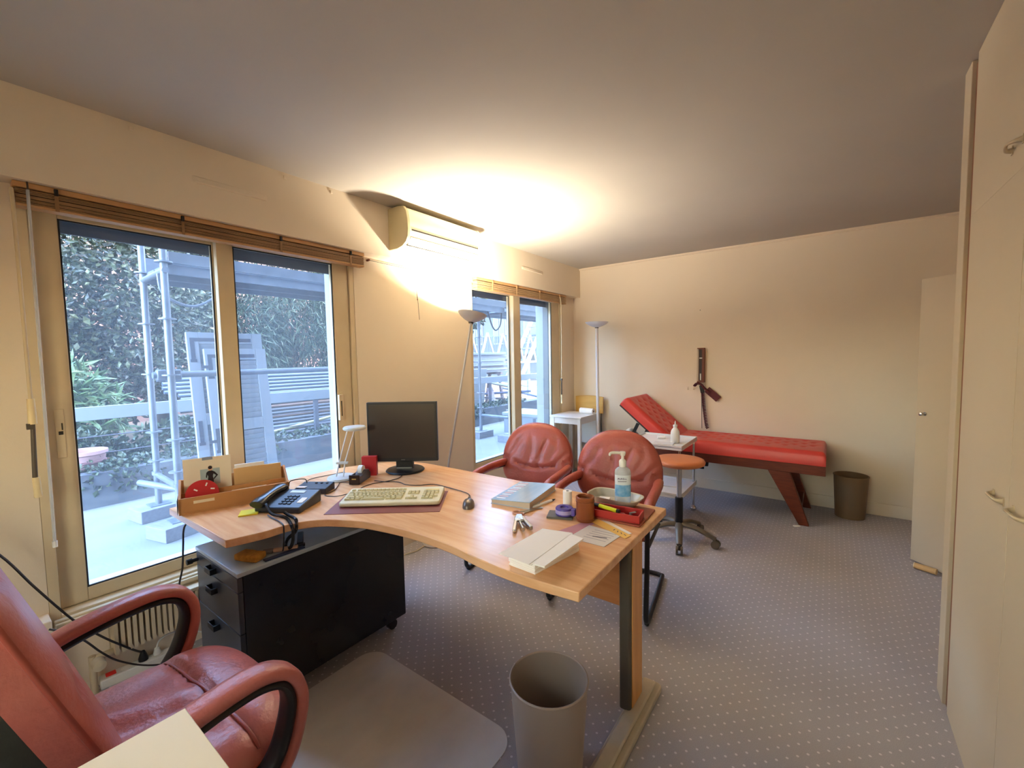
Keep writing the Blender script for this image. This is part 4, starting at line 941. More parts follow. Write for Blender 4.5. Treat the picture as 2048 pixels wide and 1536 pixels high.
# seat: local x across, y forward
so = superell(0.305, 0.275, 3.6, (0.0, 0.0))
def crease(u, v, pts, wd, dp):
    best = 9
    for (a0, b0), (a1, b1) in zip(pts[:-1], pts[1:]):
        dx, dy = a1-a0, b1-b0; L2 = dx*dx+dy*dy; t_ = max(0, min(1, ((u-a0)*dx+(v-b0)*dy)/L2))
        best = min(best, math.hypot(u-a0-dx*t_, v-b0-dy*t_))
    return dp*math.exp(-(best/wd)**2)
seam1 = [(-0.32, 0.085), (-0.12, 0.10), (0.0, 0.098), (0.14, 0.112), (0.32, 0.122)]
seam2 = [(-0.17, -0.27), (-0.15, -0.1), (-0.12, 0.06), (-0.08, 0.13)]
def seat_top(u, v, r):
    z = 0.062*(1-r**6)**0.5 if r < 1 else 0.0
    z += 0.018*math.exp(-((v-0.17)/0.09)**2)*(1-r**4)
    z -= crease(u, v, seam1, 0.012, 0.016) + crease(u, v, [(-0.05, -0.16), (0.0, -0.05), (0.05, 0.06)], 0.04, 0.010) + crease(u, v, [(0.10, -0.16), (0.14, -0.02), (0.20, 0.08)], 0.03, 0.006) - crease(u, v, [(-0.12, -0.12), (-0.06, 0.0), (-0.02, 0.07)], 0.03, 0.006)
    z += 0.004*math.sin(u*26+v*13)*(1-r)
    return z
def seat_bot(u, v, r): return 0.03*(1-r**4)**0.5 if r < 1 else 0
sm_ = MB().cushion(so, seat_top, seat_bot, 22, 96, (0.0, 0.075))
# cushion axes: (u, depth, v) -> seat (x, y=v, z=-depth)
sm2 = MB(); sm2.v = [(x, z, 0.432 - y) for x, y, z in sm_.v]; sm2.f = [f_[::-1] for f_ in sm_.f]
seat = sm2.build('seat', m_leather, ex, smooth=50); seat.location = (0, 0, 0)
pp = [(so(2*PI*i/72)[0]*1.0, so(2*PI*i/72)[1]*1.0, 0.432) for i in range(72)]
MB().tube(pp, 0.005, 6, closed=True).build('piping', m_piping, seat, smooth=60)
sp_ = []
for i in range(41):
    u_ = -0.285 + 0.57*i/40; v_ = 0.09 + 0.03*i/40
    r_ = ((abs(u_)/0.305)**3.6 + (abs(v_)/0.275)**3.6)**(1/3.6)
    if r_ < 0.985: sp_.append((u_, v_, 0.432 + seat_top(u_, v_, r_) + 0.005))
MB().tube(sp_, 0.0045, 6).build('seam', m_piping, seat, smooth=60)
# backrest: padded, leaning back
bo = outl(lambda t_: (0.265*math.copysign(abs(math.cos(t_))**0.62, math.cos(t_)) * (1.0 - 0.10*(1 if math.sin(t_) < 0 else 0)*abs(math.sin(t_))), 0.40 + 0.40*math.copysign(abs(math.sin(t_))**0.72, math.sin(t_))), (0.0, 0.40))
def bk_front(u, v, r):
    y = 0.035*(1-r**5)**0.5 if r < 1 else 0
    y -= crease(u, v, [(-0.26, 0.34), (-0.1, 0.30), (0.1, 0.30), (0.26, 0.34)], 0.012, 0.010)
    y -= crease(u, v, [(-0.26, 0.60), (0.0, 0.57), (0.26, 0.60)], 0.012, 0.008)
    return y
bmesh_ = MB().cushion(bo, bk_front, lambda u, v, r: 0.004, 20, 80, (-0.058, -0.008))
tilt = math.radians(19)
Rb = Matrix.Rotation(PI, 3, 'Z')          # front of the pad turns to +y
Rt = Matrix.Rotation(tilt, 3, 'X')
bb = MB().put(bmesh_, (0, 0, 0), Rb)
bb2 = MB().put(bb, (0, -0.145, 0.43), Rt)
back = bb2.build('backrest', m_leather, ex, smooth=50)
pv = MB().put(MB().put(MB().tube([(bo(2*PI*i/80)[0], -0.058, bo(2*PI*i/80)[1]) for i in range(80)], 0.006, 6, closed=True), (0, 0, 0), Rb), (0, -0.145, 0.43), Rt)
pv.build('piping', m_piping, back, smooth=60)
shell = MB().cushion(outl(lambda t_: (bo(t_)[0]*0.985, 0.40+(bo(t_)[1]-0.40)*0.985), (0.0, 0.40)), lambda u, v, r: 0.0, lambda u, v, r: 0.055*(1-r**4)**0.5 if r < 1 else 0.0, 12, 64, (-0.012, 0.02))
sh2 = MB().put(MB().put(shell, (0, 0, 0), Rb), (0, -0.145, 0.43), Rt)
sh2.build('back_shell', M('shell_black', (38, 42, 40), 0.4, var=(7, (62, 62, 54), 0.8), bump=(60, 0.2)), back, smooth=50)
# arm loops
for sx_ in (-1, 1):
    X = sx_*0.335
    path = [(X, -0.17, 0.628), (X, -0.08, 0.652), (X, 0.03, 0.668), (X, 0.11, 0.667), (X, 0.165, 0.640), (X, 0.188, 0.585), (X, 0.180, 0.52), (X, 0.150, 0.445), (X*0.97, 0.10, 0.39), (X*0.9, 0.04, 0.362), (X*0.7, -0.02, 0.355)]
    P_ = spline(path, 5); n = len(P_)
    q = MB(); o_ = 0
    def band(P_, w_, off0, off1):
        q = MB()
        for i, p in enumerate(P_):
            a_ = P_[max(i-1, 0)]; b_ = P_[min(i+1, len(P_)-1)]; t_ = (b_-a_).normalized(); sd = Vector((1, 0, 0)); nn_ = t_.cross(sd).normalized()*-1
            ww = w_
            for k in range(10):
                an = 2*PI*k/10; cx_, sy_ = math.cos(an), math.sin(an)
                q.v.append(tuple(p + sd*ww*math.copysign(abs(cx_)**0.7, cx_) + nn_*((off0+off1)/2 + (off1-off0)/2*math.copysign(abs(sy_)**0.7, sy_))))
        for i in range(len(P_)-1):
            for k in range(10): q.f.append((i*10+k, i*10+(k+1) % 10, (i+1)*10+(k+1) % 10, (i+1)*10+k))
        q.f.append(tuple(range(10))[::-1]); q.f.append(tuple((len(P_)-1)*10+k for k in range(10)))
        return q
    am = band(P_, 0.037, -0.008, 0.026).build('armrest', m_leather, ex, smooth=50)
    band(P_, 0.030, -0.028, -0.004).build('arm_core', m_black, am, smooth=50)

# ------------------------------------------------------------------ visitor chairs
def visitor(loc, rz, label):
    r = thing('visitor_chair', label, 'chair', loc, rz, 'visitor chairs behind the desk')
    for sg in (-1, 1):
        P_ = [(sg*0.10, 0.30, 0.014), (sg*0.22, 0.30, 0.014), (sg*0.262, 0.285, 0.014), (sg*0.275, 0.24, 0.014), (sg*0.275, -0.22, 0.014), (sg*0.275, -0.275, 0.03), (sg*0.275, -0.295, 0.085), (sg*0.275, -0.27, 0.30), (sg*0.272, -0.238, 0.53), (sg*0.272, -0.218, 0.58), (sg*0.272, -0.16, 0.61), (sg*0.27, 0.06, 0.618), (sg*0.25, 0.21, 0.61)]
        MB().tube(spline(P_, 5), 0.0135, 8).build('frame_tube', m_black, r, smooth=60)
        A_ = spline([(sg*0.272, -0.245, 0.545), (sg*0.272, -0.228, 0.598), (sg*0.272, -0.17, 0.628), (sg*0.271, -0.02, 0.635), (sg*0.265, 0.14, 0.632), (sg*0.255, 0.22, 0.628)], 5)
        MB().tube(A_, [0.030]*3 + [0.037]*(len(A_)-3), 12, squash=(0.72, 1.0)).build('armrest', m_leather2, r, smooth=60)
    MB().cyl((-0.105, 0.30, 0.014), (0.105, 0.30, 0.014), 0.0135, n=8).build('rear_rail', m_black, r, smooth=60)
    MB().cyl((-0.27, -0.12, 0.40), (0.27, -0.12, 0.40), 0.010, n=8).cyl((-0.27, -0.26, 0.40), (-0.27, 0.15, 0.40), 0.010, n=8).cyl((0.27, -0.26, 0.40), (0.27, 0.15, 0.40), 0.010, n=8).build('seat_frame', m_black, r, smooth=60)
    so_ = superell(0.245, 0.235, 3.4, (0.0, -0.02))
    t_ = MB().cushion(so_, lambda u, v, q_: (0.045*(1-q_**5)**0.5 if q_ < 1 else 0), lambda u, v, q_: (0.02*(1-q_**4)**0.5 if q_ < 1 else 0), 12, 56, (0, 0.045))
    t2 = MB(); t2.v = [(x, z, 0.452 - y) for x, y, z in t_.v]; t2.f = [f_[::-1] for f_ in t_.f]
    t2.build('seat', m_leather2, r, smooth=50)
    # backrest: round-topped pad with a curved seam and radiating folds
    def ol(tt):
        c_, s_ = math.cos(tt), math.sin(tt)
        u = 0.275*math.copysign(abs(c_)**0.85, c_); v = 0.23 + (0.27*s_ if s_ > 0 else 0.23*math.copysign(abs(s_)**0.55, s_))
        if s_ < 0: u *= 1 - 0.16*(abs(s_)**1.5)
        return (u, v)
    def fr(u, v, q_):
        y = 0.050*(1-q_**4)**0.5 if q_ < 1 else 0
        y -= crease(u, v, [(-0.27, 0.245), (-0.18, 0.205), (-0.06, 0.178), (0.06, 0.178), (0.18, 0.205), (0.27, 0.245)], 0.010, 0.020)
        y -= crease(u, v, [(0.03, 0.19), (0.05, 0.28), (0.085, 0.37)], 0.013, 0.013)
        y -= crease(u, v, [(0.15, 0.20), (0.21, 0.26), (0.25, 0.30)], 0.012, 0.011)
        y -= crease(u, v, [(-0.05, 0.20), (-0.02, 0.30), (-0.03, 0.38)], 0.02, 0.009)
        y -= crease(u, v, [(-0.22, 0.24), (-0.16, 0.30), (-0.13, 0.36)], 0.018, 0.008)
        y -= crease(u, v, [(0.12, 0.24), (0.17, 0.33), (0.16, 0.40)], 0.018, 0.007)
        y -= crease(u, v, [(-0.14, 0.36), (-0.06, 0.42), (0.06, 0.43), (0.15, 0.38)], 0.02, 0.004)
        return y
    pad = MB().cushion(outl(ol, (0.0, 0.23)), fr, lambda u, v, q_: (0.028*(1-q_**4)**0.5 if q_ < 1 else 0), 22, 84, (0.0, 0.035))
    b_ = MB().put(pad, (0, 0.205, 0.44), Matrix.Rotation(math.radians(-12), 3, 'X')).build('backrest', m_leather2, r, smooth=55)
    MB().put(MB().tube([(ol(2*PI*i/72)[0], 0.002, ol(2*PI*i/72)[1]) for i in range(72)], 0.005, 6, closed=True), (0, 0.205, 0.44), Matrix.Rotation(math.radians(-12), 3, 'X')).build('piping', m_piping, b_, smooth=60)
    return r
visitor((-1.695, 2.375, 0), math.radians(9), 'red-brown leather visitor chair nearer the window, behind the desk')
visitor((-1.055, 2.375, 0), math.radians(9), 'red-brown leather visitor chair behind the gel bottle')

# ------------------------------------------------------------------ chair mat, bins, power strip, side table
mm = bpy.data.materials.new('mat_pvc'); mm.use_nodes = True
nt = mm.node_tree; bsdf = nt.nodes['Principled BSDF']
bsdf.inputs['Base Color'].default_value = lin((244, 244, 244)) + (1,); bsdf.inputs['Roughness'].default_value = 0.28
nz = nt.nodes.new('ShaderNodeTexNoise'); nz.inputs['Scale'].default_value = 3.5; nz.inputs['Detail'].default_value = 7
rp_ = nt.nodes.new('ShaderNodeMapRange'); rp_.inputs['From Min'].default_value = 0.3; rp_.inputs['From Max'].default_value = 0.75; rp_.inputs['To Min'].default_value = 0.7; rp_.inputs['To Max'].default_value = 0.95
nt.links.new(nz.outputs['Fac'], rp_.inputs['Value'])
tr_ = nt.nodes.new('ShaderNodeBsdfTransparent'); mxs = nt.nodes.new('ShaderNodeMixShader')
nt.links.new(rp_.outputs['Result'], mxs.inputs['Fac']); nt.links.new(tr_.outputs[0], mxs.inputs[1]); nt.links.new(bsdf.outputs[0], mxs.inputs[2])
nt.links.new(mxs.outputs[0], nt.nodes['Material Output'].inputs['Surface'])
tag(MB().prism(rrect(-1.785, -0.912, -0.14, 1.222, 0.09, 8), 0.0005, 0.004).build('chair_mat', mm, None), 'translucent grey floor mat under the swivel chair', 'floor mat')

def bin_(loc, R0, R1, h, mat, label, t_=0.004):
    r = thing('waste_bin', label, 'bin', loc)
    MB().lathe([(0, 0), (R0, 0), (R1, h), (R1-t_, h), (R0-t_, 0.008), (0, 0.008)], 48).build('shell', mat, r, smooth=35)
    MB().tube([(R1*math.cos(2*PI*i/48), R1*math.sin(2*PI*i/48), h) for i in range(48)], 0.0045, 6, closed=True).build('rim', mat, r, smooth=60)
bin_((-0.738, 1.174, 0), 0.108, 0.130, 0.345, M('bin_taupe', (168, 152, 140), 0.42, metal=0.15), 'taupe metal wastebasket in front of the desk leg')
bin_((0.17, 4.645, 0), 0.105, 0.122, 0.36, M('bin_brown', (126, 102, 76), 0.45, metal=0.1), 'brown wastebasket against the back wall beside the couch')

sr = thing('power_strip', 'white multi-socket power strip with a red switch on the floor', 'power strip', (-2.553, 0.48, 0.0), math.radians(86))
MB().bx(-0.125, 0.15, -0.028, 0.028, 0, 0.042).build('housing', m_white, sr, bevel=0.005)
MB().bx(-0.105, -0.07, -0.014, 0.014, 0.042, 0.048).build('switch', M('switch_red', (214, 40, 34), 0.35, emit=((230, 50, 40), 0.02)), sr, bevel=0.002)
for x in (-0.035, 0.02, 0.075, 0.13): MB().lathe([(0, 0.0425), (0.02, 0.0425), (0.02, 0.0435), (0.017, 0.0435), (0.0165, 0.0428), (0, 0.0428)], 20, (x, 0, 0)).build('socket', m_paper, sr, smooth=40)
pl = thing('black_plug', 'black angled plug pushed into the power strip', 'plug', (-2.551, 0.505, 0.0438))
MB().lathe([(0, 0), (0.018, 0), (0.019, 0.012), (0.013, 0.03), (0.007, 0.045), (0, 0.046)], 16).build('body', m_black, pl, smooth=45)
MB().tube(spline([(-2.551, 0.505, 0.082), (-2.52, 0.475, 0.12), (-2.475, 0.425, 0.19), (-2.46, 0.355, 0.28), (-2.455, 0.28, 0.39), (-2.45, 0.185, 0.572), (-2.45, 0.107, 0.731), (-2.45, 0.0, 0.88), (-2.46, -0.2, 1.0), (-2.47, -0.5, 1.02)], 6), 0.0045, 6).build('lead', m_cable, pl, smooth=60, world=True)
wp = thing('white_plug', 'white plug with a curling lead in the power strip', 'plug', (-2.549, 0.556, 0.0438), math.radians(86))
MB().lathe([(0, 0), (0.015, 0), (0.015, 0.01), (0.010, 0.03), (0, 0.032)], 14).build('body', m_white, wp, smooth=45)
MB().tube(spline([(0, 0, 0.03), (0.01, 0, 0.06), (0.05, 0.0, 0.075), (0.12, -0.01, 0.06), (0.2, -0.02, 0.015), (0.3, -0.03, 0.006)], 6), 0.0032, 6).build('lead', m_white, wp, smooth=60)
world_tube('white_floor_cable', [(-2.56, 0.20, 0.02), (-2.50, 0.28, 0.012), (-2.47, 0.36, 0.008), (-2.48, 0.50, 0.008), (-2.50, 0.66, 0.01), (-2.49, 0.9, 0.008)], 0.004, m_whitecable, 'cream cable running along the floor under the radiator', 'cable')
world_tube('wall_cable', [(-2.497, 0.215, 0.37), (-2.484, 0.25, 0.345), (-2.48, 0.307, 0.28), (-2.475, 0.356, 0.20), (-2.47, 0.41, 0.13), (-2.46, 0.50, 0.06), (-2.45, 0.62, 0.006)], 0.004, m_cable, 'dark cable sagging behind the chair to the floor', 'cable')
world_tube('desk_cable', [(-2.40, 0.70, 0.700), (-2.42, 0.66, 0.66), (-2.44, 0.655, 0.56), (-2.45, 0.65, 0.46), (-2.44, 0.63, 0.36), (-2.40, 0.66, 0.28), (-2.36, 0.72, 0.2), (-2.35, 0.8, 0.05)], 0.004, m_cable, 'dark cable hanging down beside the black pedestal', 'cable')
world_tube('loose_floor_cable', [(-2.30, 1.80, 0.006), (-2.40, 1.90, 0.006), (-2.455, 1.955, 0.006), (-2.43, 2.05, 0.006), (-2.445, 2.15, 0.006), (-2.395, 2.22, 0.006), (-2.36, 2.34, 0.006)], 0.0055, m_whitecable, 'cream cable lying on the carpet behind the desk', 'cable')
tb = thing('side_table', 'cream laminate side table at the bottom left corner of the view', 'table', (-0.66, -0.12, 0))
MB().bx(-1.007, -0.36, -0.55, 0.256, 0.728, 0.75).build('top', m_cream, tb, bevel=0.0015, world=True)
for x in (-0.90, -0.39):
    for y in (-0.53, 0.225): MB().bx(x, x+0.03, y-0.015, y+0.015, 0.0, 0.728).build('leg', m_whitem, tb, bevel=0.002, world=True)

# ------------------------------------------------------------------ examination couch
ec = thing('examination_couch', 'red buttoned examination couch with raised head against the back wall', 'examination couch', (-0.85, 4.46, 0.0))
Y0, Y1 = 4.165, 4.755
def tuft(w_, d_, h_, nu, nv, bx0, by0, sx__, sy__, margin=0.06):
    """padded slab with pressed buttons; x in 0..w, y in 0..d, top at h"""
    btn = []
    j = 0; y = by0
    while y < d_-margin:
        x = bx0 + (sx__/2 if j % 2 else 0)
        while x < w_-margin: btn.append((x, y)); x += sx__
        y += sy__; j += 1
    def top(u, v):
        x, y = u*w_, v*d_
        e = min(x, w_-x, y, d_-y); rr = 0.035
        z = h_ - (rr - math.sqrt(max(0, rr*rr-(rr-e)**2)) if e < rr else 0)
        for bx_, by_ in btn:
            q_ = math.hypot(x-bx_, y-by_)
            if q_ < 0.12: z -= 0.012*math.exp(-(q_/0.016)**2) + 0.006*math.exp(-(q_/0.05)**2)
        return (x, y, z)
    q = MB().grid(top, nu, nv)
    n0 = len(q.v); per = [(i, 0) for i in range(nu)] + [(nu-1, j) for j in range(1, nv)] + [(i, nv-1) for i in range(nu-2, -1, -1)] + [(0, j) for j in range(nv-2, 0, -1)]
    base = [(q.v[i*nv+j][0], q.v[i*nv+j][1], 0.0) for i, j in per]
    q.v += base; L_ = len(per)
    for k in range(L_):
        a_, b_ = per[k], per[(k+1) % L_]
        q.f.append((a_[0]*nv+a_[1], n0+k, n0+(k+1) % L_, b_[0]*nv+b_[1]))
    q.f.append(tuple(n0+k for k in range(L_)))
    return q, btn
flat, b1 = tuft(1.20, Y1-Y0, 0.115, 90, 46, 0.13, 0.20, 0.13, 0.075)
MB().put(flat, (-1.205, Y0, 0.512)).build('mattress', m_vinyl, ec, smooth=60, world=True)
head, b2 = tuft(0.63, Y1-Y0, 0.105, 50, 46, 0.12, 0.12, 0.12, 0.075)
ha = math.radians(40)
Rh = Matrix.Rotation(PI, 3, 'Z')
hm_ = MB().put(head, (0, 0, 0), Matrix.Rotation(ha, 3, 'Y'))
hm_.v = [(-1.21-x*1.0 if False else x, y, z) for x, y, z in hm_.v]
# head pad: hinge at x=-1.21, rising towards -x
hh = MB(); ca, sa = math.cos(ha), math.sin(ha)
hh.v = [(-1.235 - x*ca + z*sa, Y0 + y, 0.520 + x*sa + z*ca) for x, y, z in head.v]; hh.f = [f_[::-1] for f_ in head.f]
hp_ = hh.build('head_cushion', m_vinyl, ec, smooth=60, world=True)
mb_btn = None
for (bx_, by_) in b1:
    q = MB().lathe([(0.0, 0.003), (0.006, 0.002), (0.008, 0.0), (0.006, -0.002)], 8, (-1.205+bx_, Y0+by_, 0.512+0.115-0.017))
    q.build('button', m_piping if False else m_vinyl, bpy.data.objects['mattress'], smooth=60, world=True)
for (bx_, by_) in b2:
    x, z = bx_, 0.105-0.017
    q = MB().lathe([(0.0, 0.003), (0.006, 0.002), (0.008, 0.0), (0.006, -0.002)], 8, (-1.235 - x*ca + z*sa, Y0+by_, 0.520 + x*sa + z*ca), (0, -(-ha), 0))
    q.build('button', m_vinyl, hp_, smooth=60, world=True)
fr_ = MB().bx(-1.86, -0.005, Y0+0.005, Y0+0.03, 0.432, 0.511).bx(-1.86, -0.005, Y1-0.03, Y1-0.005, 0.432, 0.511).bx(-0.03, -0.005, Y0+0.03, Y1-0.03, 0.432, 0.511).bx(-1.86, -1.835, Y0+0.03, Y1-0.03, 0.432, 0.511)
fr_.build('frame', m_brownwood, ec, bevel=0.003, world=True)
MB().bx(-1.20, -0.035, Y0+0.031, Y1-0.031, 0.50, 0.511).build('deck', M('deck_brown', (70, 44, 28), 0.7), ec, world=True)
hb = MB(); slab = MB().bx(0, 0.63, 0.02, Y1-Y0-0.02, -0.022, -0.001)
hb.v = [(-1.235 - x*ca + z*sa, Y0 + y, 0.520 + x*sa + z*ca) for x, y, z in slab.v]; hb.f = [f_[::-1] for f_ in slab.f]
hb.build('head_board', M('dark_board', (58, 40, 34), 0.6), ec, world=True)
for y in (Y0+0.06, Y1-0.06): MB().beam((-1.55, y, 0.78-0.05), (-1.66, y, 0.50), 0.016, 0.03).build('head_strut', m_black, ec, world=True)
def slant(xt0, xt1, xb0, xb1, y0, y1):
    q = MB(); q.v = [(xb0, y0, 0.0), (xb1, y0, 0.0), (xb1, y1, 0.0), (xb0, y1, 0.0), (xt0, y0, 0.433), (xt1, y0, 0.433), (xt1, y1, 0.433), (xt0, y1, 0.433)]
    q.f = [(0,3,2,1),(4,5,6,7),(0,1,5,4),(1,2,6,5),(2,3,7,6),(3,0,4,7)]; return q
for y0 in (Y0+0.012, Y1-0.075):
    slant(-0.405, -0.245, -0.175, -0.105, y0, y0+0.05).build('leg', m_brownwood, ec, bevel=0.004, world=True)
    slant(-1.62, -1.46, -1.76, -1.69, y0, y0+0.05).build('leg', m_brownwood, ec, bevel=0.004, world=True)
MB().bx(-0.21, -0.16, Y0+0.06, Y1-0.075, 0.10, 0.15).build('stretcher', m_brownwood, ec, bevel=0.003, world=True)
MB().cyl((-0.90, Y0+0.06, 0.433), (-0.90, Y0+0.06, 0.385), 0.022, 0.016, 12).build('adjuster_knob', m_black, ec, smooth=50, world=True)
tw = tag(MB().grid(lambda u, v: (-1.78+0.16*u, 4.30+0.22*v, 0.512+0.15*math.sin(PI*u)**0.7*(0.5+0.4*math.sin(2.6*v+0.4))+0.002), 12, 10).build('white_cloth', m_white, None, smooth=60), 'crumpled white cloth tucked under the raised couch head', 'cloth')
so_m = tw.modifiers.new('thick', 'SOLIDIFY'); so_m.thickness = 0.004

# ------------------------------------------------------------------ blood pressure gauge
bpg = thing('blood_pressure_gauge', 'brown wall blood-pressure gauge with cuff and coiled tube above the couch', 'pressure gauge', (-1.08, 4.80, 1.12))
MB().bx(-1.118, -1.045, 4.765, 4.809, 1.125, 1.487).build('case', M('gauge_brown', (104, 48, 30), 0.35), bpg, bevel=0.004, world=True)
MB().bx(-1.116, -1.100, 4.757, 4.765, 1.14, 1.475).build('side_scale', M('gauge_steel', (170, 150, 130), 0.3, metal=0.6), bpg, bevel=0.001, world=True)
MB().bx(-1.096, -1.070, 4.762, 4.7648, 1.15, 1.47).build('scale_plate', M('gauge_dark', (44, 24, 18), 0.4), bpg, world=True)
MB().cyl((-1.080, 4.760, 1.15), (-1.080, 4.760, 1.22), 0.006, n=8).bx(-1.092, -1.066, 4.757, 4.7618, 1.375, 1.385).build('mercury_tube', m_white, bpg, smooth=50, world=True)
q = MB().tube(spline([(-1.14, 4.77, 1.09), (-1.11, 4.75, 1.115), (-1.07, 4.745, 1.105), (-1.04, 4.75, 1.07), (-1.00, 4.765, 1.03)], 6), 0.020, 8, squash=(0.6, 1.0))
q.build('cuff_roll', M('cuff_maroon', (84, 34, 38), 0.7), bpg, smooth=60, world=True)
MB().beam((-1.02, 4.775, 1.055), (-0.91, 4.785, 0.955), 0.07, 0.012, (0, -1, 0)).build('cuff_flap', MATS['cuff_maroon'], bpg, bevel=0.003, world=True)
MB().beam((-1.075, 4.765, 1.095), (-1.06, 4.765, 1.02), 0.035, 0.02, (0, -1, 0)).build('hook_bracket', m_dark, bpg, bevel=0.002, world=True)
cpth = spline([(-1.062, 4.775, 1.04), (-1.05, 4.775, 0.9), (-1.035, 4.775, 0.78), (-1.02, 4.775, 0.68), (-1.01, 4.775, 0.645)], 6)
ob = coil(cpth, 0.014, 62, 0.0045, 'coiled_tube', MATS['cuff_maroon'], None, 6, 12)
me = ob.data; off = Vector(bpg.location)
for v_ in me.vertices: v_.co -= off
ob.parent = bpg
MB().cyl((-1.075, 4.79, 1.03), (-1.068, 4.79, 0.64), 0.003, n=6).build('drop_tube', m_dark, bpg, smooth=60, world=True)
for i, x in enumerate((-1.215, -1.155)):
    tag(MB().tube(spline([(0, 0.0, 0), (0, -0.02, 0), (0, -0.026, -0.012), (0, -0.02, -0.022), (0.01, -0.012, -0.018)], 5), 0.0035, 6).bx(-0.006, 0.006, -0.003, 0.0, -0.01, 0.012).build('wall_hook', m_trim, None, smooth=60, loc=(x, 4.809, 1.07)), ['tiny pale wall hook left of the gauge, the farther one', 'tiny pale wall hook left of the gauge, the nearer one'][i], 'hook', 'hooks beside the gauge')
tag(MB().cyl((0, 0.002, 0), (0, -0.012, 0), 0.004, n=8).build('wall_nail', m_greymetal, None, smooth=50, loc=(-1.10, 4.812, 1.88)), 'small nail alone on the back wall above the gauge', 'nail')

# ------------------------------------------------------------------ stool
stl = thing('swivel_stool', 'round tan swivel stool on a five-arm castor base', 'stool', (-0.905, 3.345, 0))
MB().lathe([(0, 0.59), (0.165, 0.59), (0.18, 0.60), (0.184, 0.615), (0.176, 0.629), (0.15, 0.635), (0, 0.637)], 48).build('seat', m_tan, stl, smooth=50)
MB().lathe([(0, 0.575), (0.07, 0.575), (0.09, 0.59), (0, 0.59)], 24).build('seat_plate', m_black, stl, smooth=40)
MB().cyl((0, 0, 0.33), (0, 0, 0.585), 0.019, n=20).build('piston', m_chrome, stl, smooth=50)
MB().lathe([(0, 0.10), (0.03, 0.10), (0.029, 0.33), (0.022, 0.335), (0, 0.335)], 20).build('column', m_black, stl, smooth=40)
MB().tube([(0.02, 0.02, 0.575), (0.10, 0.06, 0.565), (0.155, 0.09, 0.562)], [0.006, 0.006, 0.009], 8).build('height_lever', m_black, stl, smooth=60)
star_base(stl, 0.265, 0.125, M('base_taupe', (108, 100, 86), 0.4, metal=0.2), MATS['base_taupe'], math.radians(-74))

# ------------------------------------------------------------------ trolley
tr = thing('instrument_trolley', 'white two-shelf instrument trolley on chrome castors', 'trolley', (-1.18, 3.81, 0))
X0, X1, T0, T1 = -1.42, -0.945, 3.56, 4.06
for z, nm in ((0.66, 'top_shelf'), (0.262, 'lower_shelf')):
    q = MB().bx(X0, X1, T0, T1, z, z+0.008)
    for a_ in ((X0, X0+0.008, T0, T1), (X1-0.008, X1, T0, T1), (X0+0.008, X1-0.008, T0, T0+0.008), (X0+0.008, X1-0.008, T1-0.008, T1)): q.bx(a_[0], a_[1], a_[2], a_[3], z-0.018, z+0.022)
    q.build(nm, m_white, tr, bevel=0.002, world=True)
for x in (X0+0.022, X1-0.022):
    for y in (T0+0.022, T1-0.022):
        MB().cyl((x, y, 0.06), (x, y, 0.645), 0.0105, n=12).build('post', m_chrome, tr, smooth=50, world=True)
        MB().lathe([(0, 0.0), (0.018, 0.006), (0.027, 0.024), (0.024, 0.042), (0.010, 0.054), (0.008, 0.06), (0, 0.06)], 16, (x, y, 0)).build('castor', m_chrome, tr, smooth=50, world=True)
zt_ = 0.6685
bt = thing('squeeze_bottle', 'white plastic squeeze bottle on the trolley', 'bottle', (-1.05, 3.75, zt_))
MB().lathe([(0, 0), (0.034, 0), (0.037, 0.004), (0.037, 0.085), (0.033, 0.105), (0.020, 0.125), (0.015, 0.130), (0.015, 0.14), (0, 0.14)], 28).build('body', M('milky_plastic', (228, 222, 210), 0.4), bt, smooth=45)
MB().lathe([(0, 0.14), (0.018, 0.14), (0.018, 0.155), (0.006, 0.160), (0.003, 0.19), (0, 0.19)], 18).build('cap', m_white, bt, smooth=45)
tag(MB().box((0, 0, 0.011), (0.07, 0.05, 0.022)).build('cotton_roll_pack', m_paper, None, bevel=0.006, loc=(-1.21, 3.89, zt_), rot=(0, 0, 0.3)), 'small white cotton pack on the trolley, left of the bottle', 'cotton pack')
tag(MB().box((0, 0, 0.004), (0.16, 0.09, 0.008)).build('white_folded_paper', M('paper_grey', (216, 212, 206), 0.7), None, bevel=0.001, loc=(-1.12, 3.66, zt_), rot=(0, 0, 0.1)), 'flat folded paper on the trolley in front of the bottle', 'paper')
tag(MB().box((0, 0, 0.004), (0.20, 0.14, 0.008)).build('lower_paper', m_white, None, bevel=0.001, loc=(-1.14, 3.83, 0.2705), rot=(0, 0, 0.2)), 'white paper lying on the lower trolley shelf', 'paper')

# ------------------------------------------------------------------ small white table, roll, folded chair
wt = thing('white_table', 'small square white table in the back left corner', 'table', (-2.37, 4.42, 0))
TX0, TX1, TY0, TY1 = -2.578, -2.175, 4.19, 4.655
MB().bx(TX0, TX1, TY0, TY1, 0.735, 0.75).build('top', m_white, wt, bevel=0.002, world=True)
MB().bx(TX0+0.03, TX1-0.02, TY0+0.02, TY0+0.036, 0.665, 0.735).bx(TX0+0.03, TX1-0.02, TY1-0.036, TY1-0.02, 0.665, 0.735).bx(TX1-0.036, TX1-0.02, TY0+0.036, TY1-0.036, 0.665, 0.735).bx(TX0+0.03, TX0+0.046, TY0+0.036, TY1-0.036, 0.665, 0.735).build('apron', m_white, wt, world=True)
for x in (TX0+0.018, TX1-0.052):
    for y in (TY0+0.012, TY1-0.05): MB().bx(x, x+0.036, y, y+0.038, 0, 0.735).build('leg', m_white, wt, bevel=0.003, world=True)
ro = thing('paper_roll', 'white paper towel roll lying on the small white table', 'paper roll', (-2.27, 4.53, 0.7505), math.radians(-12))
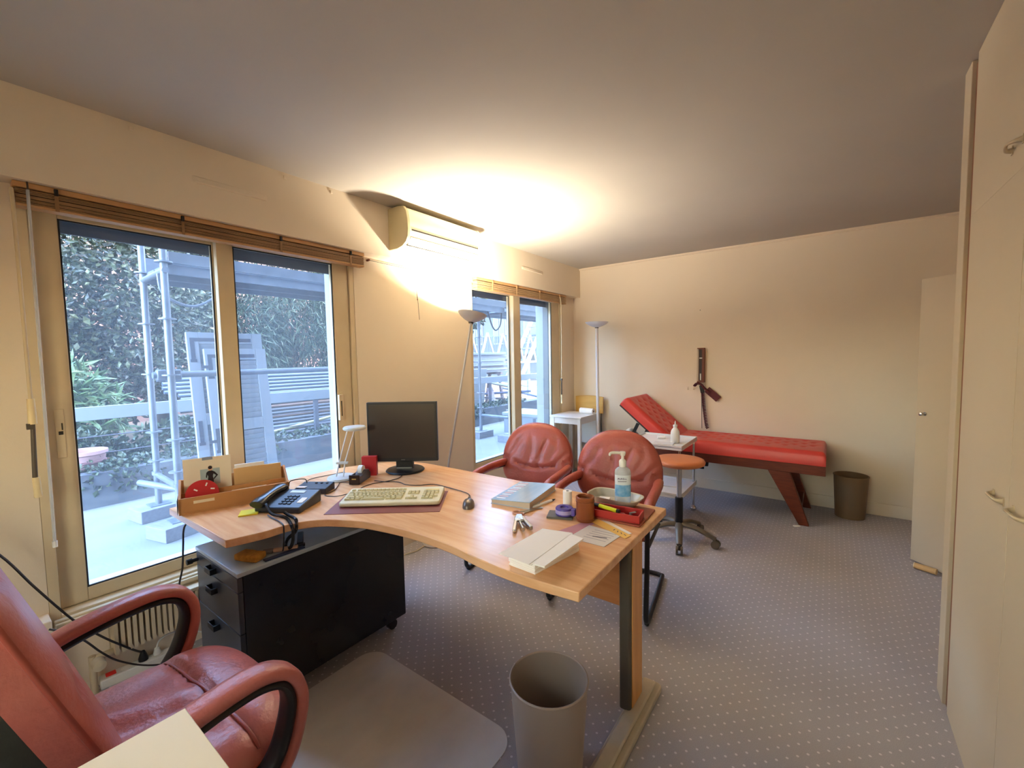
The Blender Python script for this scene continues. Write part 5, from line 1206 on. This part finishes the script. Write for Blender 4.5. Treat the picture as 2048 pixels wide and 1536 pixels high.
t_ = MB().lathe([(0.012, -0.095), (0.032, -0.095), (0.032, 0.095), (0.012, 0.095), (0.012, -0.095)], 28)
MB().put(t_, (0, 0, 0.0325), (0, PI/2, 0)).build('roll', m_paper, ro, smooth=40)
MB().put(MB().lathe([(0.0105, -0.0955), (0.0118, -0.0955), (0.0118, 0.0955), (0.0105, 0.0955)], 18), (0, 0, 0.0325), (0, PI/2, 0)).build('core', M('core_card', (120, 96, 74), 0.8), ro, smooth=40)
fc = thing('folded_chair', 'yellow wooden folding chair folded flat against the back wall', 'chair', (-2.35, 4.75, 0))
def curved_panel(x0, x1, z0, z1, y):
    n = 10; pts = [(x0 + (x1-x0)*i/n, z1 + 0.014*math.sin(PI*i/n)) for i in range(n+1)]
    poly_ = [(x0, z0), (x1, z0)] + pts[::-1]; m_ = len(poly_)
    q = MB(); q.v = [(x, y-0.009, z) for x, z in poly_] + [(x, y+0.009, z) for x, z in poly_]
    q.f = [tuple(range(m_)), tuple(range(m_, 2*m_))[::-1]] + [(i, i+m_, (i+1) % m_+m_, (i+1) % m_) for i in range(m_)]
    return q
curved_panel(-2.528, -2.165, 0.73, 0.93, 4.742).build('back_panel', m_yelwood, fc, bevel=0.002, world=True)
for x in (-2.50, -2.20): MB().cyl((x, 4.762, 0.0), (x, 4.762, 0.90), 0.0095, n=10).build('leg', m_greymetal, fc, smooth=50, world=True)
for x in (-2.47, -2.23): MB().cyl((x, 4.745, 0.0), (x, 4.752, 0.72), 0.0085, n=10).build('leg', m_greymetal, fc, smooth=50, world=True)
MB().bx(-2.46, -2.24, 4.726, 4.742, 0.36, 0.66).build('seat_panel', m_white, fc, bevel=0.003, world=True)

# ------------------------------------------------------------------ floor lamps
def uplighter(name, label, base, head_c, axis, lit, group='floor uplighters'):
    r = thing(name, label, 'floor lamp', base, 0, group)
    ax = Vector(axis).normalized(); q4 = Vector((0, 0, 1)).rotation_difference(ax).to_matrix()
    hc = Vector(head_c) - Vector(base)
    m_l = M('lamp_grey', (206, 202, 200), 0.4) if lit else M('lamp_white', (222, 222, 226), 0.4)
    MB().lathe([(0, 0), (0.105, 0), (0.11, 0.008), (0.10, 0.018), (0.02, 0.026), (0, 0.026)], 36, (0, 0, 0)).build('base', m_l, r, smooth=40)
    MB().cyl((0, 0, 0.02), tuple(hc - ax*0.05), 0.0085 if lit else 0.017, n=12).build('pole', m_l, r, smooth=50)
    dp_ = 1.15 if lit else 1.0; rs_ = 0.775 if lit else 0.90
    bowl = [(0.012, -0.05), (0.03, -0.046), (0.08, -0.03), (0.12, -0.010), (0.140, 0.006), (0.143, 0.012), (0.139, 0.012), (0.117, -0.004), (0.078, -0.023), (0.03, -0.038), (0.0, -0.040)]
    bowl = [(r_*rs_, 0.012+(z_-0.012)*dp_) for r_, z_ in bowl]
    bo_ = MB().lathe(bowl, 40, hc, q4).build('bowl', m_l, r, smooth=45)
    MB().lathe([(0, -0.012), (0.020, -0.012), (0.022, 0.0), (0, 0.0)], 12, hc - ax*(0.045*dp_+0.008*(dp_-1)), q4).build('collar', m_greymetal, bo_, smooth=45)
    tb_ = MB().cyl(hc + q4 @ Vector((-0.045, 0, -0.025*dp_-0.008)), hc + q4 @ Vector((0.045, 0, -0.025*dp_-0.008)), 0.006, n=10)
    tb_.build('halogen_tube', M('halogen_glow', (255, 236, 200), 0.4, emit=((255, 222, 170), 60.0)) if lit else M('halogen_off', (230, 230, 226), 0.2), bo_, smooth=50)
    if not lit:
        MB().cyl((-0.02, -0.018, 0.47), (-0.02, -0.018, 0.43), 0.016, n=12).build('dimmer', m_black, r, smooth=50)
    else:
        ld = bpy.data.lights.new('halogen_light', 'AREA'); ld.shape = 'DISK'; ld.size = 0.12
        ld.energy = LAMP_W; ld.color = LAMP_COL; ld.spread = math.radians(178)
        lo = bpy.data.objects.new('halogen_light', ld); COL.objects.link(lo); lo.parent = r
        lo.matrix_local = Matrix.Translation(hc - ax*0.020) @ ax.to_track_quat('Z', 'Y').to_matrix().to_4x4() @ Matrix.Rotation(PI, 4, 'X')
    return r
uplighter('uplighter_lamp', 'lit leaning floor uplighter beside the window pier', (-2.425, 2.25, 0), (-2.20, 2.475, 1.752), (0.06, 0.21, 1.0), True)
uplighter('uplighter_lamp', 'unlit white floor uplighter standing by the small white table', (-2.10, 4.475, 0), (-2.122, 4.485, 1.79), (0, 0, 1), False)
tag(MB().box((0, 0, 0.004), (0.05, 0.03, 0.008)).build('paper_scrap', m_white, None, bevel=0.003, loc=(-0.185, 4.13, 0.0003), rot=(0, 0, 0.5)), 'small white paper scrap on the carpet by the couch leg', 'paper scrap')
# ------------------------------------------------------------------ outside: terrace, scaffold, garden
ZG = 0.15
m_terr = M('terrace_concrete', (123, 125, 125), 0.9, var=(2.2, (110, 112, 113), 0.8), bump=(40, 0.15))
struct(MB().bx(-5.25, XO, -6.0, 14.0, ZG-0.2, ZG).build('floor_terrace', m_terr), 'pale concrete terrace outside the windows')
struct(MB().bx(-2.94, 8.0, -14.0, -1.08, -0.3, -0.05).build('floor_yard', m_terr), 'concrete yard on the far side of the room')
struct(MB().bx(-30, -5.25, -14.0, 34.0, -0.3, ZG-0.05).build('floor_garden', M('garden_soil', (85, 69, 57), 0.95, var=(1.5, (66, 69, 49), 0.9))), 'brown garden soil beyond the terrace')
pw = thing('planter_wall', 'long low concrete planter wall at the edge of the terrace', 'planter', (-5.33, 4.0, ZG-0.05))
MB().bx(-5.36, -5.22, -6.0, 14.0, ZG-0.05, 0.46).build('front_wall', M('planter_grey', (95, 98, 103), 0.9, var=(3, (69, 72, 80), 0.9), stretch=(1, 1, 3)), pw, world=True)
MB().bx(-5.75, -5.36, -6.0, 14.0, ZG-0.05, 0.40).build('soil', MATS['garden_soil'], pw, world=True)

def leaf_mat(name, cols, rough=0.45):
    m = M(name, cols[0], rough, spec=0.5); nt = m.node_tree; b = nt.nodes['Principled BSDF']
    g = nt.nodes.new('ShaderNodeNewGeometry'); r = nt.nodes.new('ShaderNodeValToRGB'); r.color_ramp.interpolation = 'LINEAR'
    r.color_ramp.elements[0].color = lin(cols[0]) + (1,); r.color_ramp.elements[1].color = lin(cols[-1]) + (1,)
    for i, c in enumerate(cols[1:-1]):
        e = r.color_ramp.elements.new((i+1)/(len(cols)-1)); e.color = lin(c) + (1,)
    nt.links.new(g.outputs['Random Per Island'], r.inputs['Fac']); nt.links.new(r.outputs['Color'], b.inputs['Base Color'])
    return m
def leaves(n, blobs, L0, L1, wr, seed, droop=0.0, shell=0.55):
    rnd = random.Random(seed); q = MB()
    tot = sum(b[1][0]*b[1][1] + b[1][1]*b[1][2] for b in blobs)
    for c, r in blobs:
        k = int(n*(r[0]*r[1]+r[1]*r[2])/tot)
        for _ in range(k):
            while True:
                d = Vector((rnd.gauss(0, 1), rnd.gauss(0, 1), rnd.gauss(0, 1)))
                if d.length > 1e-3: break
            d.normalize(); rr = shell + (1-shell)*rnd.random()**0.5
            p = Vector((c[0]+d.x*r[0]*rr, c[1]+d.y*r[1]*rr, c[2]+d.z*r[2]*rr))
            t = (Vector((rnd.gauss(0, 1), rnd.gauss(0, 1), rnd.gauss(0, 1)-droop)) + d*0.8).normalized()
            s = t.cross(Vector((rnd.gauss(0, 1), rnd.gauss(0, 1), rnd.gauss(0, 1)))).normalized()
            L = rnd.uniform(L0, L1); w_ = L*wr; up = t.cross(s)*L*0.10
            o = len(q.v)
            q.v += [tuple(p), tuple(p+t*L*0.5+s*w_-up*0), tuple(p+t*L), tuple(p+t*L*0.5-s*w_), tuple(p+t*L*0.5-up)]
            q.f += [(o, o+1, o+4), (o+1, o+2, o+4), (o+2, o+3, o+4), (o+3, o, o+4)]
    return q
def tree(name, label, cat, base, blobs, n, L0, L1, wr, mat, seed, droop=0.0, trunk=0.12, group=None):
    r = thing(name, label, cat, base, 0, group)
    top = Vector(blobs[0][0])
    b = Vector(base)
    q = MB().tube(spline([b, b+(top-b)*0.35+Vector((0.06, 0.05, 0)), b+(top-b)*0.7, top], 4), [trunk*(1-0.05*i) for i in range(13)], 8)
    for c, rr in blobs[1:]: q.tube([b+(top-b)*0.45, (b+(top-b)*0.6)*0.5+Vector(c)*0.5, Vector(c)], [trunk*0.5, trunk*0.35, trunk*0.15], 6)
    q.build('trunk', M('bark', (75, 64, 54), 0.9, var=(8, (54, 44, 38), 0.8)), r, smooth=60, world=True)
    f = leaves(n, blobs, L0, L1, wr, seed, droop).build('foliage', mat, r, world=True); f['kind'] = 'stuff'
    return r
lm1 = leaf_mat('laurel_leaf', [(22, 29, 19), (35, 45, 30), (62, 71, 50), (29, 40, 28), (95, 101, 73)], 0.3)
lm2 = leaf_mat('pine_needle', [(29, 45, 34), (46, 65, 49), (66, 84, 63), (37, 54, 41)], 0.6)
lm3 = leaf_mat('oleander_leaf', [(59, 84, 52), (90, 115, 74), (115, 134, 95), (71, 97, 75)], 0.5)
lm4 = leaf_mat('ivy_leaf', [(33, 45, 30), (49, 63, 42), (71, 81, 58), (40, 52, 38)], 0.4)
TG = 'trees beyond the terrace'
tree('laurel_tree', 'dense dark laurel seen through the left pane of the wide window', 'tree', (-8.0, 0.9, 0.1), [((-8.0, 0.9, 3.0), (1.1, 1.3, 1.5)), ((-7.7, 0.2, 1.9), (1.0, 1.0, 1.1)), ((-7.8, 1.7, 2.2), (0.9, 0.9, 1.2)), ((-8.1, 0.9, 1.2), (0.9, 1.2, 0.8))], 15000, 0.07, 0.13, 0.27, lm1, 1, group=TG)
tree('laurel_tree', 'dark laurel at the far left, half hidden by the window frame', 'tree', (-8.3, -1.6, 0.1), [((-8.3, -1.6, 2.8), (1.2, 1.4, 1.5)), ((-8.2, -1.6, 1.4), (1.0, 1.2, 0.9))], 7000, 0.08, 0.14, 0.27, lm1, 2, group=TG)
tree('laurel_tree', 'leafy laurel filling the gap behind the scaffold poles', 'tree', (-9.2, 2.3, 0.1), [((-9.2, 2.3, 3.2), (1.0, 1.1, 1.3)), ((-9.2, 2.5, 1.7), (0.9, 1.0, 1.0))], 8000, 0.07, 0.13, 0.27, lm1, 3, group=TG)
tree('pine_tree', 'soft blue-green pine seen through the right pane of the wide window', 'tree', (-9.0, 4.0, 0.1), [((-9.0, 4.0, 2.9), (1.2, 1.5, 1.6)), ((-8.7, 3.3, 1.8), (0.9, 0.9, 1.0)), ((-8.8, 4.9, 2.0), (1.0, 1.1, 1.2))], 24000, 0.12, 0.22, 0.045, lm2, 4, 1.2, group=TG)
tree('pine_tree', 'second blue-green pine behind the pier between the windows', 'tree', (-9.6, 6.6, 0.1), [((-9.6, 6.6, 2.8), (1.2, 1.3, 1.6)), ((-9.4, 6.4, 1.6), (1.0, 1.1, 0.9))], 14000, 0.12, 0.22, 0.045, lm2, 5, 1.2, group=TG)
tree('young_tree', 'leafy young tree at the left edge of the back window', 'tree', (-9.2, 10.2, 0.1), [((-9.2, 10.25, 3.1), (0.5, 0.55, 0.8))], 1500, 0.10, 0.18, 0.3, lm1, 6, group=TG, trunk=0.05)
tree('oleander_bush', 'pale green oleander bush beyond the terrace planter', 'shrub', (-6.75, 0.45, 0.1), [((-6.75, 0.45, 1.1), (0.5, 0.75, 0.5)), ((-6.7, 0.95, 0.85), (0.35, 0.4, 0.35)), ((-6.7, -0.3, 1.0), (0.5, 0.7, 0.5))], 3200, 0.14, 0.24, 0.10, lm3, 7, group='shrubs beyond the planter', trunk=0.03)
tree('low_bush', 'low leafy bush behind the planter under the rail', 'shrub', (-6.03, 1.5, 0.1), [((-6.03, 1.75, 0.50), (0.22, 0.6, 0.3)), ((-6.03, 0.75, 0.45), (0.22, 0.5, 0.3))], 2600, 0.06, 0.10, 0.3, lm4, 8, group='shrubs beyond the planter', trunk=0.02)
f = leaves(5200, [((-5.42, y, 0.47), (0.20, 0.42, 0.09)) for y in (-0.4, 0.3, 1.0, 1.7, 2.4, 3.1, 3.8, 5.2, 5.9, 6.6, 7.3)] + [((-5.23, y, 0.38), (0.03, 0.30, 0.12)) for y in (0.2, 1.0, 1.8, 2.2, 5.9)], 0.035, 0.07, 0.4, 9, 0.5, 0.2).build('ivy', lm4, pw, world=True); f['kind'] = 'stuff'

# guard rail at the terrace edge
gr_ = thing('terrace_guard_rail', 'terrace guard rail with a wide pale top band and cables', 'railing', (-5.45, 4.0, 0.40))
m_rail = M('rail_pale', (120, 126, 133), 0.5); m_post = M('rail_post', (85, 85, 95), 0.6, metal=0.2)
MB().bx(-5.475, -5.43, -6.0, 8.6, 0.915, 1.04).build('top_band', m_rail, gr_, bevel=0.004, world=True)
for y in (-4.5, -2.0, 0.5-0.9, 2.99, 6.62): MB().bx(-5.475, -5.435, y-0.025, y+0.025, 0.40, 0.915).build('post', m_post, gr_, world=True)
for z in (0.60, 0.76): MB().cyl((-5.455, -6.0, z), (-5.455, 8.6, z), 0.005, n=6).build('cable', m_post, gr_, smooth=60, world=True)

# scaffold
m_galv = M('galvanised_tube', (116, 121, 131), 0.4, metal=0.35, var=(9, (98, 105, 116), 0.8))
sf = thing('scaffold', 'galvanised tube scaffold with a deck standing on the terrace', 'scaffold', (-4.2, 3.1, ZG))
for y in (1.045, 3.11, 5.19, 7.25):
    for x in (-3.9, -4.5):
        yy = y + (0.02 if x < -4 else 0); zb0 = ZG + 0.10
        q = MB().cyl((x, yy, zb0+0.006), (x, yy, 5.2), 0.0242, n=14)
        q.build('standard', m_galv, sf, smooth=50, world=True)
        MB().bx(x-0.07, x+0.07, yy-0.07, yy+0.07, zb0, zb0+0.006).build('base_plate', m_galv, sf, world=True)
        MB().cyl((x, yy, zb0), (x, yy, zb0+0.25), 0.019, n=10).cyl((x, yy, zb0+0.25), (x, yy, zb0+0.28), 0.034, n=10).build('jack', m_galv, sf, smooth=50, world=True)
        q = MB()
        for z in (0.62, 0.86, 1.34, 1.75, 2.16): q.lathe([(0.024, -0.005), (0.055, -0.005), (0.055, 0.005), (0.024, 0.005)], 14, (x, yy, z))
        q.build('rosette', m_galv, sf, smooth=40, world=True)
    MB().cyl((-3.9, y, 0.50), (-4.5, y+0.02, 0.50), 0.022, n=12).build('transom', m_galv, sf, smooth=50, world=True)
    MB().cyl((-3.86, y, 2.10), (-4.54, y+0.02, 2.10), 0.022, n=12).build('transom', m_galv, sf, smooth=50, world=True)
MB().cyl((-3.955, 0.95, 1.34), (-3.955, 3.2, 1.34), 0.0242, n=14).build('ledger', m_galv, sf, smooth=50, world=True)
MB().cyl((-4.5, 0.95, 0.46), (-3.9, 1.14, 0.44), 0.0242, n=12).build('bottom_brace', m_galv, sf, smooth=50, world=True)
MB().bx(-3.985, -3.925, 0.97, 1.03, 1.30, 1.38).bx(-3.985, -3.925, 1.06, 1.12, 1.30, 1.38).build('coupler', m_galv, sf, bevel=0.01, world=True)
for y0, y1 in ((1.08, 3.08), (3.14, 5.16), (5.22, 7.22)):
    for x in (-3.94, -4.27):
        d = MB().bx(x-0.31, x, y0, y1, 2.128, 2.16).build('deck_board', m_galv, sf, world=True)
        MB().bx(x-0.31, x-0.295, y0, y1, 2.085, 2.128).bx(x-0.015, x, y0, y1, 2.085, 2.128).build('deck_rib', m_galv, d, world=True)
    MB().bx(-3.93, -3.905, y0, y1, 2.162, 2.245).build('toe_board', m_galv, sf, world=True)
    MB().bx(-4.60, -4.575, y0, y1, 2.162, 2.30).build('toe_board', m_galv, sf, world=True)
MB().tube(spline([(-3.95, 1.02, 2.08), (-3.95, 1.05, 1.93), (-3.95, 1.22, 1.86), (-3.95, 1.38, 1.95), (-3.95, 1.47, 2.08)], 6), 0.010, 8).build('hanging_cable', m_galv, sf, smooth=60, world=True)
MB().tube(spline([(-3.95, 4.78, 2.08), (-3.95, 4.86, 1.90), (-3.95, 4.95, 1.82), (-3.95, 5.06, 1.90), (-3.95, 5.10, 2.08)], 6), 0.010, 8).build('hanging_cable', m_cable, sf, smooth=60, world=True)
m_blk = M('timber_pale', (125, 125, 131), 0.8, var=(8, (112, 112, 120), 0.8), stretch=(1, 6, 6))
for i, (x, y, a_) in enumerate(((-3.9, 1.045, 0.25), (-4.5, 1.065, 0.15), (-3.9, 5.19, 0.1), (-4.5, 5.21, 0.0), (-3.9, 3.11, 0.1), (-4.5, 3.13, 0.0), (-3.9, 7.25, 0.1), (-4.5, 7.27, 0.0))):
    tag(MB().bx(-0.12, 0.12, -0.17, 0.17, 0, 0.10).build('timber_block', m_blk, None, bevel=0.004, loc=(x, y, ZG), rot=(0, 0, a_)), ['pale timber block under the nearest scaffold pole', 'pale timber block under the scaffold pole beside the planter', 'pale timber block under the scaffold pole outside the back window', 'timber block under the far scaffold pole outside the back window', 'timber block outside the pier, near scaffold row', 'timber block outside the pier, far scaffold row', 'timber block at the far end, near scaffold row', 'timber block at the far end, far scaffold row'][i], 'timber block', 'blocks under the scaffold')

# louvred shutters leaning by the rail
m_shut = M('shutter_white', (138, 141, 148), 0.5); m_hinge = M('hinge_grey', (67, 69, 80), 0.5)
def shutter(y0, y1, zt_s, xb, xt, label, arms, hy):
    r = thing('louvred_shutter', label, 'shutter', (xb, (y0+y1)/2, ZG), 0, 'shutters leaning on the scaffold')
    H = (zt_s-ZG); al = math.atan2(xb-xt, H); Ln = math.hypot(H, xb-xt)
    R_ = Matrix.Rotation(-al, 3, 'Y'); W_ = y1-y0; th = 0.035
    def bd(ax0, ax1, b0, b1, c0, c1, nm, mat, par=r):
        t = MB().bx(ax0, ax1, b0-W_/2, b1-W_/2, c0, c1); return MB().put(t, (0, 0, 0), R_).build(nm, mat, par, bevel=0.002)
    for b0 in (0, W_-0.085): bd(-th, 0, b0, b0+0.085, 0, Ln, 'stile', m_shut)
    for c0, c1 in ((0, 0.12), (Ln*0.48, Ln*0.48+0.1), (Ln-0.10, Ln)): bd(-th, 0, 0.086, W_-0.086, c0, c1, 'rail', m_shut)
    sl_ = None
    for (c0, c1) in ((0.125, Ln*0.48-0.005), (Ln*0.48+0.105, Ln-0.105)):
        k = int((c1-c0)/0.042)
        for i in range(k):
            z = c0 + (i+0.5)*(c1-c0)/k
            loc = R_ @ Vector((-th/2, 0, z))
            if sl_ is None:
                sl_ = MB().put(MB().bx(-0.004, 0.004, -W_/2+0.087, W_/2-0.087, -0.023, 0.023), (0, 0, 0), R_ @ Matrix.Rotation(math.radians(22), 3, 'Y')).build('slat', m_shut, r); o_ = sl_
            else: o_ = sl_.copy(); COL.objects.link(o_)
            o_.location = loc
    # strap hinges on the room side
    for zc_ in (Ln-0.07, Ln*0.48+0.02):
        q = MB().bx(0.0005, 0.004, 0.02-W_/2, 0.05-W_/2, zc_-0.17, zc_+0.02)
        if zc_ > Ln*0.7: q.bx(0.0005, 0.004, 0.05-W_/2, W_/2-0.10, zc_-0.01, zc_+0.02)
        q.bx(0.0005, 0.004, 0.012-W_/2, 0.058-W_/2, zc_-0.19, zc_-0.165)
        if arms: q.bx(0.0005, 0.006, -0.03-W_/2, 0.02-W_/2, zc_-0.10, zc_-0.075)
        MB().put(q, (0, 0, 0), R_).build('strap_hinge', m_hinge, r)
    return r
shutter(1.30, 1.90, 1.69, -4.22, -4.40, 'white louvred shutter leaning at the back, the taller one', False, 0)
shutter(1.39, 1.885, 1.545, -4.12, -4.30, 'white louvred shutter leaning in front, the shorter one', True, 0)

# stacked scaffold tubes behind the rail
rk = thing('tube_rack', 'steel rack holding stacked scaffold tubes behind the rail', 'rack', (-6.5, 3.2, 0.1))
for y in (2.2, 4.6):
    for x in (-6.36, -6.72): MB().bx(x-0.02, x+0.02, y-0.03, y+0.03, 0.10, 1.36).build('upright', m_post, rk, world=True)
    MB().bx(-6.70, -6.38, y-0.03, y+0.03, 0.10, 0.16).build('cross_bar', m_post, rk, world=True)
ct = None; kk = 0
cols_t = [M('tube_blue', (108, 120, 138), 0.4, metal=0.3), M('tube_grey', (85, 90, 100), 0.45, metal=0.3), M('tube_rust', (107, 85, 75), 0.6, metal=0.1)]
for row in range(23):
    for cx_ in (-6.42, -6.475, -6.53):
        if cx_ != -6.42 and row < 19: continue
        mat_ = cols_t[0] if row > 15 else (cols_t[2] if row in (9, 12) else cols_t[1] if row % 3 else cols_t[0])
        o_ = MB().cyl((0, -1.6, 0), (0, 1.6, 0), 0.0242, n=10).build('scaffold_tube', mat_, None, smooth=50, loc=(cx_, 3.3 + random.uniform(-0.12, 0.12), 0.186 + row*0.0495))
        tag(o_, 'horizontal scaffold tube in the stack behind the rail', 'scaffold tube', 'stacked scaffold tubes')
dt = tag(MB().cyl((-5.60, 1.7, 0.44), (-5.62, 3.5, 0.66), 0.02, n=10).build('leaning_tube', M('tube_yellow', (148, 144, 105), 0.5), None, smooth=50), 'single pale yellow tube lying slanted on the planter', 'scaffold tube')
urn = thing('clay_pot', 'pink clay pot standing among the ivy', 'pot', (-5.56, 0.78, 0.40))
MB().lathe([(0, 0), (0.09, 0), (0.15, 0.10), (0.165, 0.19), (0.18, 0.20), (0.18, 0.23), (0.16, 0.23), (0.14, 0.12), (0, 0.10)], 28).build('pot', M('pink_clay', (169, 131, 131), 0.7), urn, smooth=40)
MB().lathe([(0.158, 0.115), (0.166, 0.12), (0.166, 0.135), (0.160, 0.14)], 28).build('ring', M('clay_dark', (123, 85, 85), 0.7), urn, smooth=40)

# dark brick house behind the trees, and the bright house seen through the back window
hb_ = thing('brick_house', 'dark brown house wall behind the garden trees', 'house', (-13.0, 3.0, 0.1))
MB().bx(-14.0, -12.6, -9.0, 8.6, 0.1, 6.5).build('wall', M('brown_facade', (103, 80, 75), 0.9, var=(2, (85, 66, 62), 0.7)), hb_, world=True)
for y in (0.6, 3.4): MB().bx(-12.62, -12.57, y, y+1.0, 2.4, 3.8).build('window_pane', M('far_glass', (57, 69, 79), 0.2), hb_, world=True)
wh = thing('white_house', 'bright white house seen through the back window', 'house', (-14.0, 20.0, 0.1))
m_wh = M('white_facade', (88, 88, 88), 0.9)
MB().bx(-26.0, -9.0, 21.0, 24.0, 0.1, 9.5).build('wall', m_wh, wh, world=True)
m_fg = M('far_glass_pale', (44, 52, 64), 0.25)
for x in (-24.2, -21.4, -18.8, -16.9, -14.6, -12.4, -10.4):
    for z in (2.2, 5.2):
        f_ = MB().bx(x, x+1.0, 20.93, 20.999, z, z+1.9).build('window_frame', M('far_frame', (124, 124, 126), 0.6), wh, world=True)
        MB().bx(x+0.08, x+0.46, 20.9, 20.929, z+0.08, z+1.82).bx(x+0.54, x+0.92, 20.9, 20.929, z+0.08, z+1.82).build('pane', m_fg, f_, world=True)
for z in (1.75, 4.75):
    MB().bx(-25.5, -9.6, 20.2, 20.999, z-0.18, z).build('balcony_slab', m_wh, wh, world=True)
    rb = MB()
    for i in range(80): rb.bx(-25.4+i*0.2, -25.37+i*0.2, 20.22, 20.25, z, z+0.9)
    rb.bx(-25.45, -9.65, 20.2, 20.26, z+0.9, z+0.96)
    rb_ = rb.build('balustrade', M('far_rail', (70, 76, 84), 0.5), wh, world=True); rb_['kind'] = 'stuff'

# building-site pile outside the back window
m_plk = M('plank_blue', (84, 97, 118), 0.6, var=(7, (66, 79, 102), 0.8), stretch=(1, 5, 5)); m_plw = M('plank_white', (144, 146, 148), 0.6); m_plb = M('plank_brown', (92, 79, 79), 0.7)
rnd = random.Random(5)
for i in range(9):
    o_ = MB().bx(-0.11, 0.11, -1.2, 1.2, 0, 0.055).build('site_plank', m_plk, None, bevel=0.003, loc=(-7.1+rnd.uniform(-0.06, 0.06), 8.0+rnd.uniform(-0.1, 0.1), 1.04+0.056*i), rot=(0, 0, rnd.uniform(-0.03, 0.03)))
    tag(o_, 'blue-grey plank in the neat pile outside the back window', 'plank', 'planks in the site pile')
sb_ = thing('site_trestle', 'dark trestle carrying the plank pile outside the back window', 'trestle', (-7.1, 8.0, 0.1))
for y in (7.2, 8.8):
    for x in (-7.25, -6.95): MB().beam((x + (0.15 if x > -7.1 else -0.15), y, 0.10), (x, y, 1.0), 0.06, 0.06).build('leg', m_plb, sb_, world=True)
    MB().bx(-7.35, -6.85, y-0.04, y+0.04, 0.98, 1.038).build('bar', m_plb, sb_, world=True)
spots = [((-6.7, 7.6, 0.70), (0.12, 0.5, 0.9), 1.5), ((-6.5, 8.2, 0.55), (0.2, -0.1, 2.1), 1.6), ((-6.6, 7.2, 0.45), (-0.15, 0.2, 0.4), 1.3), ((-6.35, 7.8, 0.82), (0.35, 0.3, 1.7), 1.4), ((-6.35, 7.3, 0.121), (0.0, 0.0, 0.3), 1.0), ((-6.2, 8.4, 0.38), (0.0, 0.25, 2.6), 1.5), ((-6.45, 8.8, 0.75), (0.3, -0.3, 0.2), 1.4), ((-6.6, 9.2, 0.5), (0.1, 0.2, 1.3), 1.6), ((-6.15, 7.5, 0.58), (-0.2, 0.4, 0.7), 1.1), ((-6.4, 9.6, 0.85), (0.2, 0.5, 1.9), 1.5)]
for i, (p, rt, L_) in enumerate(spots):
    tag(MB().bx(-0.07, 0.07, -L_/2, L_/2, -0.02, 0.02).build('loose_board', [m_plw, m_plk, m_plb][i % 3], None, bevel=0.002, loc=p, rot=(rt[1]*0.5, rt[0], rt[2])), ['white', 'blue-grey', 'brown'][i % 3] + ' loose board in the jumbled site pile outside the back window', 'board', 'boards in the jumbled pile')
tag(MB().bx(-0.35, 0.35, -0.012, 0.012, 0, 1.1).build('site_sheet', m_plw, None, loc=(-6.0, 6.55, 0.11), rot=(0.18, 0.0, 1.3)), 'white sheet leaning behind the rail outside the back window', 'board')
tu = thing('roof_truss', 'white zigzag lattice girder standing behind the site pile', 'girder', (-8.2, 9.2, 0.1))
for i in range(6):
    y = 8.0 + i*0.75
    MB().beam((-8.2, y, 1.25), (-8.2, y+0.375, 2.15), 0.05, 0.05).build('web_bar', m_plw, tu, world=True)
    MB().beam((-8.2, y+0.375, 2.15), (-8.2, y+0.75, 1.25), 0.05, 0.05).build('web_bar', m_plw, tu, world=True)
MB().beam((-8.2, 7.9, 1.25), (-8.2, 12.6, 1.25), 0.06, 0.06).build('bottom_chord', m_plw, tu, world=True)
for y in (8.4, 12.0): MB().bx(-8.24, -8.16, y-0.04, y+0.04, 0.1, 1.25).build('post', m_plw, tu, world=True)
st_ = thing('site_stair', 'white metal stair flight sloping up behind the back window', 'stair', (-7.6, 10.5, 0.1))
for x in (-7.6, -7.1): MB().beam((x, 10.0, 0.8), (x, 12.6, 4.2), 0.05, 0.14).build('stringer', m_plw, st_, world=True)
for i in range(10): MB().bx(-7.58, -7.12, 10.1+i*0.26, 10.3+i*0.26, 0.98+i*0.34, 1.01+i*0.34).build('step', m_plw, st_, world=True)
MB().beam((-7.35, 10.05, 0.1), (-7.35, 10.05, 0.9), 0.3, 0.06).build('post', m_plb, st_, world=True)
bc = thing('site_cabinet', 'tall blue metal cabinet at the end of the terrace', 'cabinet', (-4.9, 8.45, ZG))
MB().bx(-5.1, -4.65, 8.2, 8.75, ZG+0.30, 1.75).build('body', M('cabinet_blue', (97, 118, 141), 0.45), bc, bevel=0.006, world=True)
MB().bx(-5.1, -4.65, 8.19, 8.2, ZG+0.34, 1.7).build('door', M('cabinet_door_blue', (103, 125, 146), 0.4), bc, world=True)
MB().bx(-5.15, -4.6, 8.15, 8.8, ZG, ZG+0.30).build('plinth', M('plinth_grey', (115, 113, 120), 0.9), bc, world=True)
wb = thing('white_chest', 'white chest with a lid on the terrace outside the back window', 'chest', (-4.05, 6.0, ZG))
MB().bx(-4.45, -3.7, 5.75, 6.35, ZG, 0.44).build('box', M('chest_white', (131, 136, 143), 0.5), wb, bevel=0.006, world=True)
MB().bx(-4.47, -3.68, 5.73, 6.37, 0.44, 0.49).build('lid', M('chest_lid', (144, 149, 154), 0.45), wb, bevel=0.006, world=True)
MB().bx(-3.85, -3.8, 5.742, 5.75, 0.22, 0.42).build('latch', m_post, wb, world=True)
